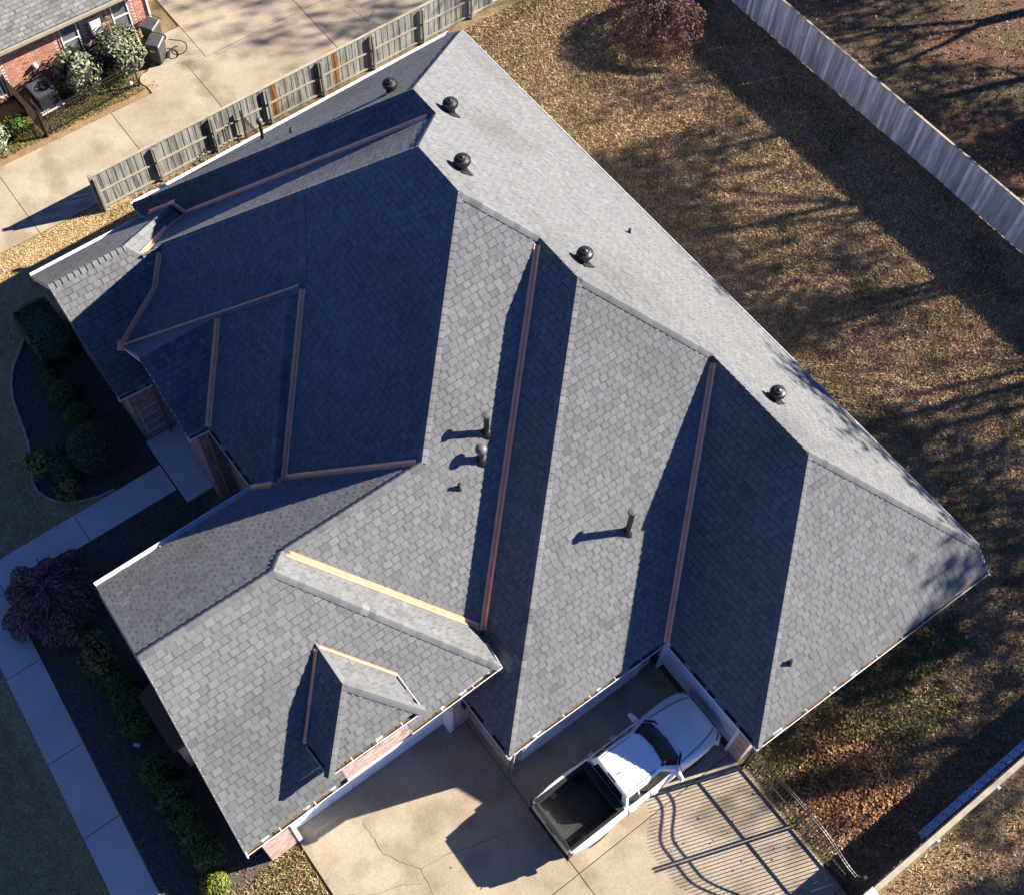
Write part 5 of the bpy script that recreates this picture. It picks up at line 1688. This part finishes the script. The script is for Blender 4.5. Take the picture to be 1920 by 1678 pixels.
m = MB(); m.tube([(0, 0, -0.05), (0, 0, 0.25)], 0.008, 6); m.build('stake', 'pipe_cap', t)
m = MB(); m.lathe([(0.01, 0.25), (0.11, 0.256), (0.11, 0.264), (0.01, 0.27)], 14); o = m.build('plate', 'white', t); o.scale = (1, 0.6, 1)
t = empty('red_ornament', (6.1, -17.85, 0), 0, 'small red ball ornament at the foot of the shaded brick wall', 'ornament')
m = MB(); m.tube([(0, 0, -0.05), (0, 0, 0.3)], 0.008, 6); m.build('stake', 'pipe_cap', t)
m = MB(); m.lathe([(0.01, 0.28), (0.05, 0.30), (0.07, 0.35), (0.05, 0.40), (0.01, 0.42)], 12); m.build('ball', 'red', t, smooth=True)

# ------------------------------------------------------------------ grass tufts and fallen leaves
def grass(name, rects, dens, hgt, mat, label, seed, excl=()):
    rng = np.random.default_rng(seed)
    P = []
    for x0, x1, y0, y1 in rects:
        n = int((x1 - x0) * (y1 - y0) * dens)
        P.append(np.stack([rng.uniform(x0, x1, n), rng.uniform(y0, y1, n)], 1))
    P = np.concatenate(P)
    for x0, x1, y0, y1 in excl:
        P = P[~((P[:, 0] > x0) & (P[:, 0] < x1) & (P[:, 1] > y0) & (P[:, 1] < y1))]
    n = len(P)
    h = hgt * rng.uniform(0.5, 1.3, n)
    an = rng.uniform(0, 6.283, n); w = rng.uniform(0.012, 0.03, n)
    le = rng.normal(0, 0.75, (n, 2)) * h[:, None]
    z0 = np.full(n, -0.035)
    a = np.stack([P[:, 0] - np.cos(an) * w, P[:, 1] - np.sin(an) * w, z0], 1)
    b = np.stack([P[:, 0] + np.cos(an) * w, P[:, 1] + np.sin(an) * w, z0], 1)
    c = np.stack([P[:, 0] + le[:, 0], P[:, 1] + le[:, 1], z0 + h], 1)
    v = np.stack([a, b, c], 1).reshape(-1, 3)
    o = np_mesh(name, v, np.arange(n * 3).reshape(-1, 3), mat, rng.normal(0, 0.22, n), kind='stuff', per=3)
    return tag(o, label, 'grass')
grass('back_yard_grass', [(-2.4, 31.5, 0.25, 12.3), (27.0, 31.5, -8.6, 0.25)], 560, 0.085, 'grass', 'tan dormant grass of the back yard', 71)
grass('side_strip_grass', [(-2.5, 0.2, -14.3, 0.2)], 420, 0.075, 'grass', 'thin grass strip between cedar fence and house', 72)
grass('front_grass', [(-2.9, 1.0, -30, -13.9), (1.0, 7.9, -30, -20.6), (9.3, 24, -29, -25.55)], 520, 0.065, 'straw_grass', 'pale dormant grass of the front lawn', 73, excl=((1.0, 8.0, -21.3, -17),))
grass('far_yard_grass', [(-6, 26, 12.7, 24)], 60, 0.08, 'grass', 'thin rough grass beyond the back fence', 78)
grass('right_yard_grass', [(32.0, 37.0, -9.5, 1.5)], 300, 0.08, 'grass', 'rough grass beyond the right fence', 74)
grass('neighbour_grass', [(-8.7, -6.85, -18, -9.9)], 850, 0.08, 'green_grass', 'green ground cover round the neighbour shrubs', 75, excl=((-9.1, -8.0, -13.8, -12.8), (-6.95, -6.6, -20, -9)))
grass('green_grass', [(26.9, 28.6, -8.6, -3.0), (27.2, 28.3, -3.0, -0.3), (28.6, 29.6, -5.2, -2.0)], 620, 0.095, 'green_grass', 'greener grass along the gutter side of the back yard', 76)
grass('corner_grass', [(21.0, 23.2, -24.6, -20.52)], 620, 0.08, 'grass', 'sunlit grass between garage pier and driveway', 79)
grass('corner_green_grass', [(21.0, 23.2, -24.6, -20.52)], 260, 0.08, 'green_grass', 'green blades in the sunlit grass by the garage pier', 80)
grass('strip_green_grass', [(-2.5, -1.0, -14.0, 1.0), (-2.4, 4.5, 0.3, 2.2)], 130, 0.07, 'green_grass', 'greenish grass at the foot of the cedar fence', 77)
def leaves(name, pts, size, label, seed, z=0.02):
    rng = np.random.default_rng(seed)
    n = len(pts)
    s = rng.uniform(*size, n); an = rng.uniform(0, 6.283, n)
    c = np.column_stack([pts, z + rng.uniform(0, 0.04, n)])
    tl = rng.normal(0, 0.35, (n, 2))
    u = np.stack([np.cos(an) * s, np.sin(an) * s, tl[:, 0] * s], 1) * 0.5
    w = np.stack([-np.sin(an) * s * .6, np.cos(an) * s * .6, tl[:, 1] * s], 1) * 0.5
    k = np.array([0, 0, 1.0]) * (s * 0.15)[:, None]
    v = np.stack([c - u, c - w * .9 + k, c + u * .3 - w * .5, c + u, c + u * .2 + w, c - u * .4 + w * .8 + k], 1).reshape(-1, 3)
    f = np.arange(n * 6).reshape(-1, 6)
    return tag(np_mesh(name, v, f, 'leaf_litter', rng.normal(0.1, 0.45, n), kind='stuff', per=6), label, 'leaves')
rl = np.random.default_rng(81)
pile = np.stack([29.3 + rl.normal(0, 0.85, 3300), -6.6 + rl.normal(0, 0.95, 3300)], 1)
yard = np.stack([rl.uniform(27.0, 31.4, 420), rl.uniform(-8.5, 3, 420)], 1)
pts = np.concatenate([pile, yard]); pts = pts[(pts[:, 0] > 26.9) & (pts[:, 0] < 31.5) & (pts[:, 1] > -8.65)]
leaves('fallen_leaves', pts, (0.06, 0.12), 'drift of orange brown fallen leaves by the gate', 82)
pts = np.stack([rl.uniform(-2, 31.4, 1500), rl.uniform(0.3, 12.3, 1500)], 1)
leaves('yard_leaves', pts, (0.05, 0.10), 'scattered brown leaves on the back lawn', 83)
pts = np.concatenate([np.stack([rl.uniform(27, 31, 26), rl.uniform(-12.5, -8.9, 26)], 1), np.stack([rl.uniform(21.5, 27, 14), rl.uniform(-20, -13, 14)], 1)])
leaves('drive_leaves', pts, (0.05, 0.10), 'few dry leaves blown onto the driveway', 84, z=0.025)
pts = np.stack([rl.uniform(32.1, 37, 500), rl.uniform(-9, 1, 500)], 1)
pts = np.concatenate([pts, np.stack([rl.uniform(2, 24, 5200), rl.uniform(12.8, 23, 5200)], 1)])
leaves('far_leaves', pts, (0.06, 0.13), 'brown leaves lying beyond the fences', 85)
pts = np.stack([rl.uniform(-2.5, -0.2, 350), rl.uniform(-14.2, 0, 350)], 1)
pts = np.concatenate([pts, np.stack([rl.uniform(-9.2, -6.8, 300), rl.uniform(-18, -9.2, 300)], 1)])
leaves('fence_leaves', pts, (0.05, 0.09), 'brown leaves along the foot of the cedar fence and neighbour bed', 86)

# ------------------------------------------------------------------ unseen evergreens, added to hide the low sky from the front roof slopes
def make_pine(seed, h, r, n):
    rng = np.random.default_rng(seed)
    t = rng.uniform(0, 1, n) ** 0.75
    z = 1.4 + t * (h - 1.4)
    rad_ = r * (1 - t) ** 0.8 * np.sqrt(rng.uniform(0.25, 1, n)) + 0.1
    a = rng.uniform(0, 6.283, n)
    p = np.stack([np.cos(a) * rad_, np.sin(a) * rad_, z - rad_ * 0.25], 1)
    d = np.stack([np.cos(a), np.sin(a), np.full(n, -0.35)], 1) + rng.normal(0, 0.35, (n, 3))
    d /= np.linalg.norm(d, axis=1)[:, None]
    b = np.cross(d, rng.normal(0, 1, (n, 3))); b /= np.linalg.norm(b, axis=1)[:, None]
    s = rng.uniform(0.25, 0.6, n)[:, None]
    v = np.stack([p - d * s, p - b * s * .5, p + d * s, p + b * s * .5], 1).reshape(-1, 3)
    return v, rng.normal(0, .3, n)
pine_data = None
for i, (x, y, sc, rz) in enumerate([(-14, -42, 1.0, 0), (-6, -43.5, 1.1, 1), (1, -42, 0.95, 2), (8, -44, 1.12, 3), (15, -42.5, 1.0, 4), (22, -44, 1.08, 5), (29, -43, 0.98, .5), (37, -45, 1.1, 1.5), (46, -42, 1.05, 2.5), (-22, -38, 1.1, 3.5), (-28, -30, 1.0, 4.5)]):
    t = empty('sky_block_pine', (x, y, 0), rz, 'unseen tall dark pine added across the street to block low sky light', 'tree', 'added pines blocking the low sky')
    t.scale = (sc, sc, sc)
    if pine_data is None:
        v, tn = make_pine(501, 16.0, 4.4, 5200)
        cr = np_mesh('crown', v, np.arange(len(v)).reshape(-1, 4), 'leaf_blue', tn, parent=t, per=4)
        m = MB(); m.tube([(0, 0, -0.2), (0.1, 0, 8), (0, 0, 14.8)], [0.32, 0.22, 0.06], 9); tr = m.build('trunk', 'bark', t, smooth=True)
        pine_data = (cr.data, tr.data)
    else:
        for nm, d in zip(('crown', 'trunk'), pine_data):
            o = bpy.data.objects.new(nm, d); COL.objects.link(o); o.parent = t
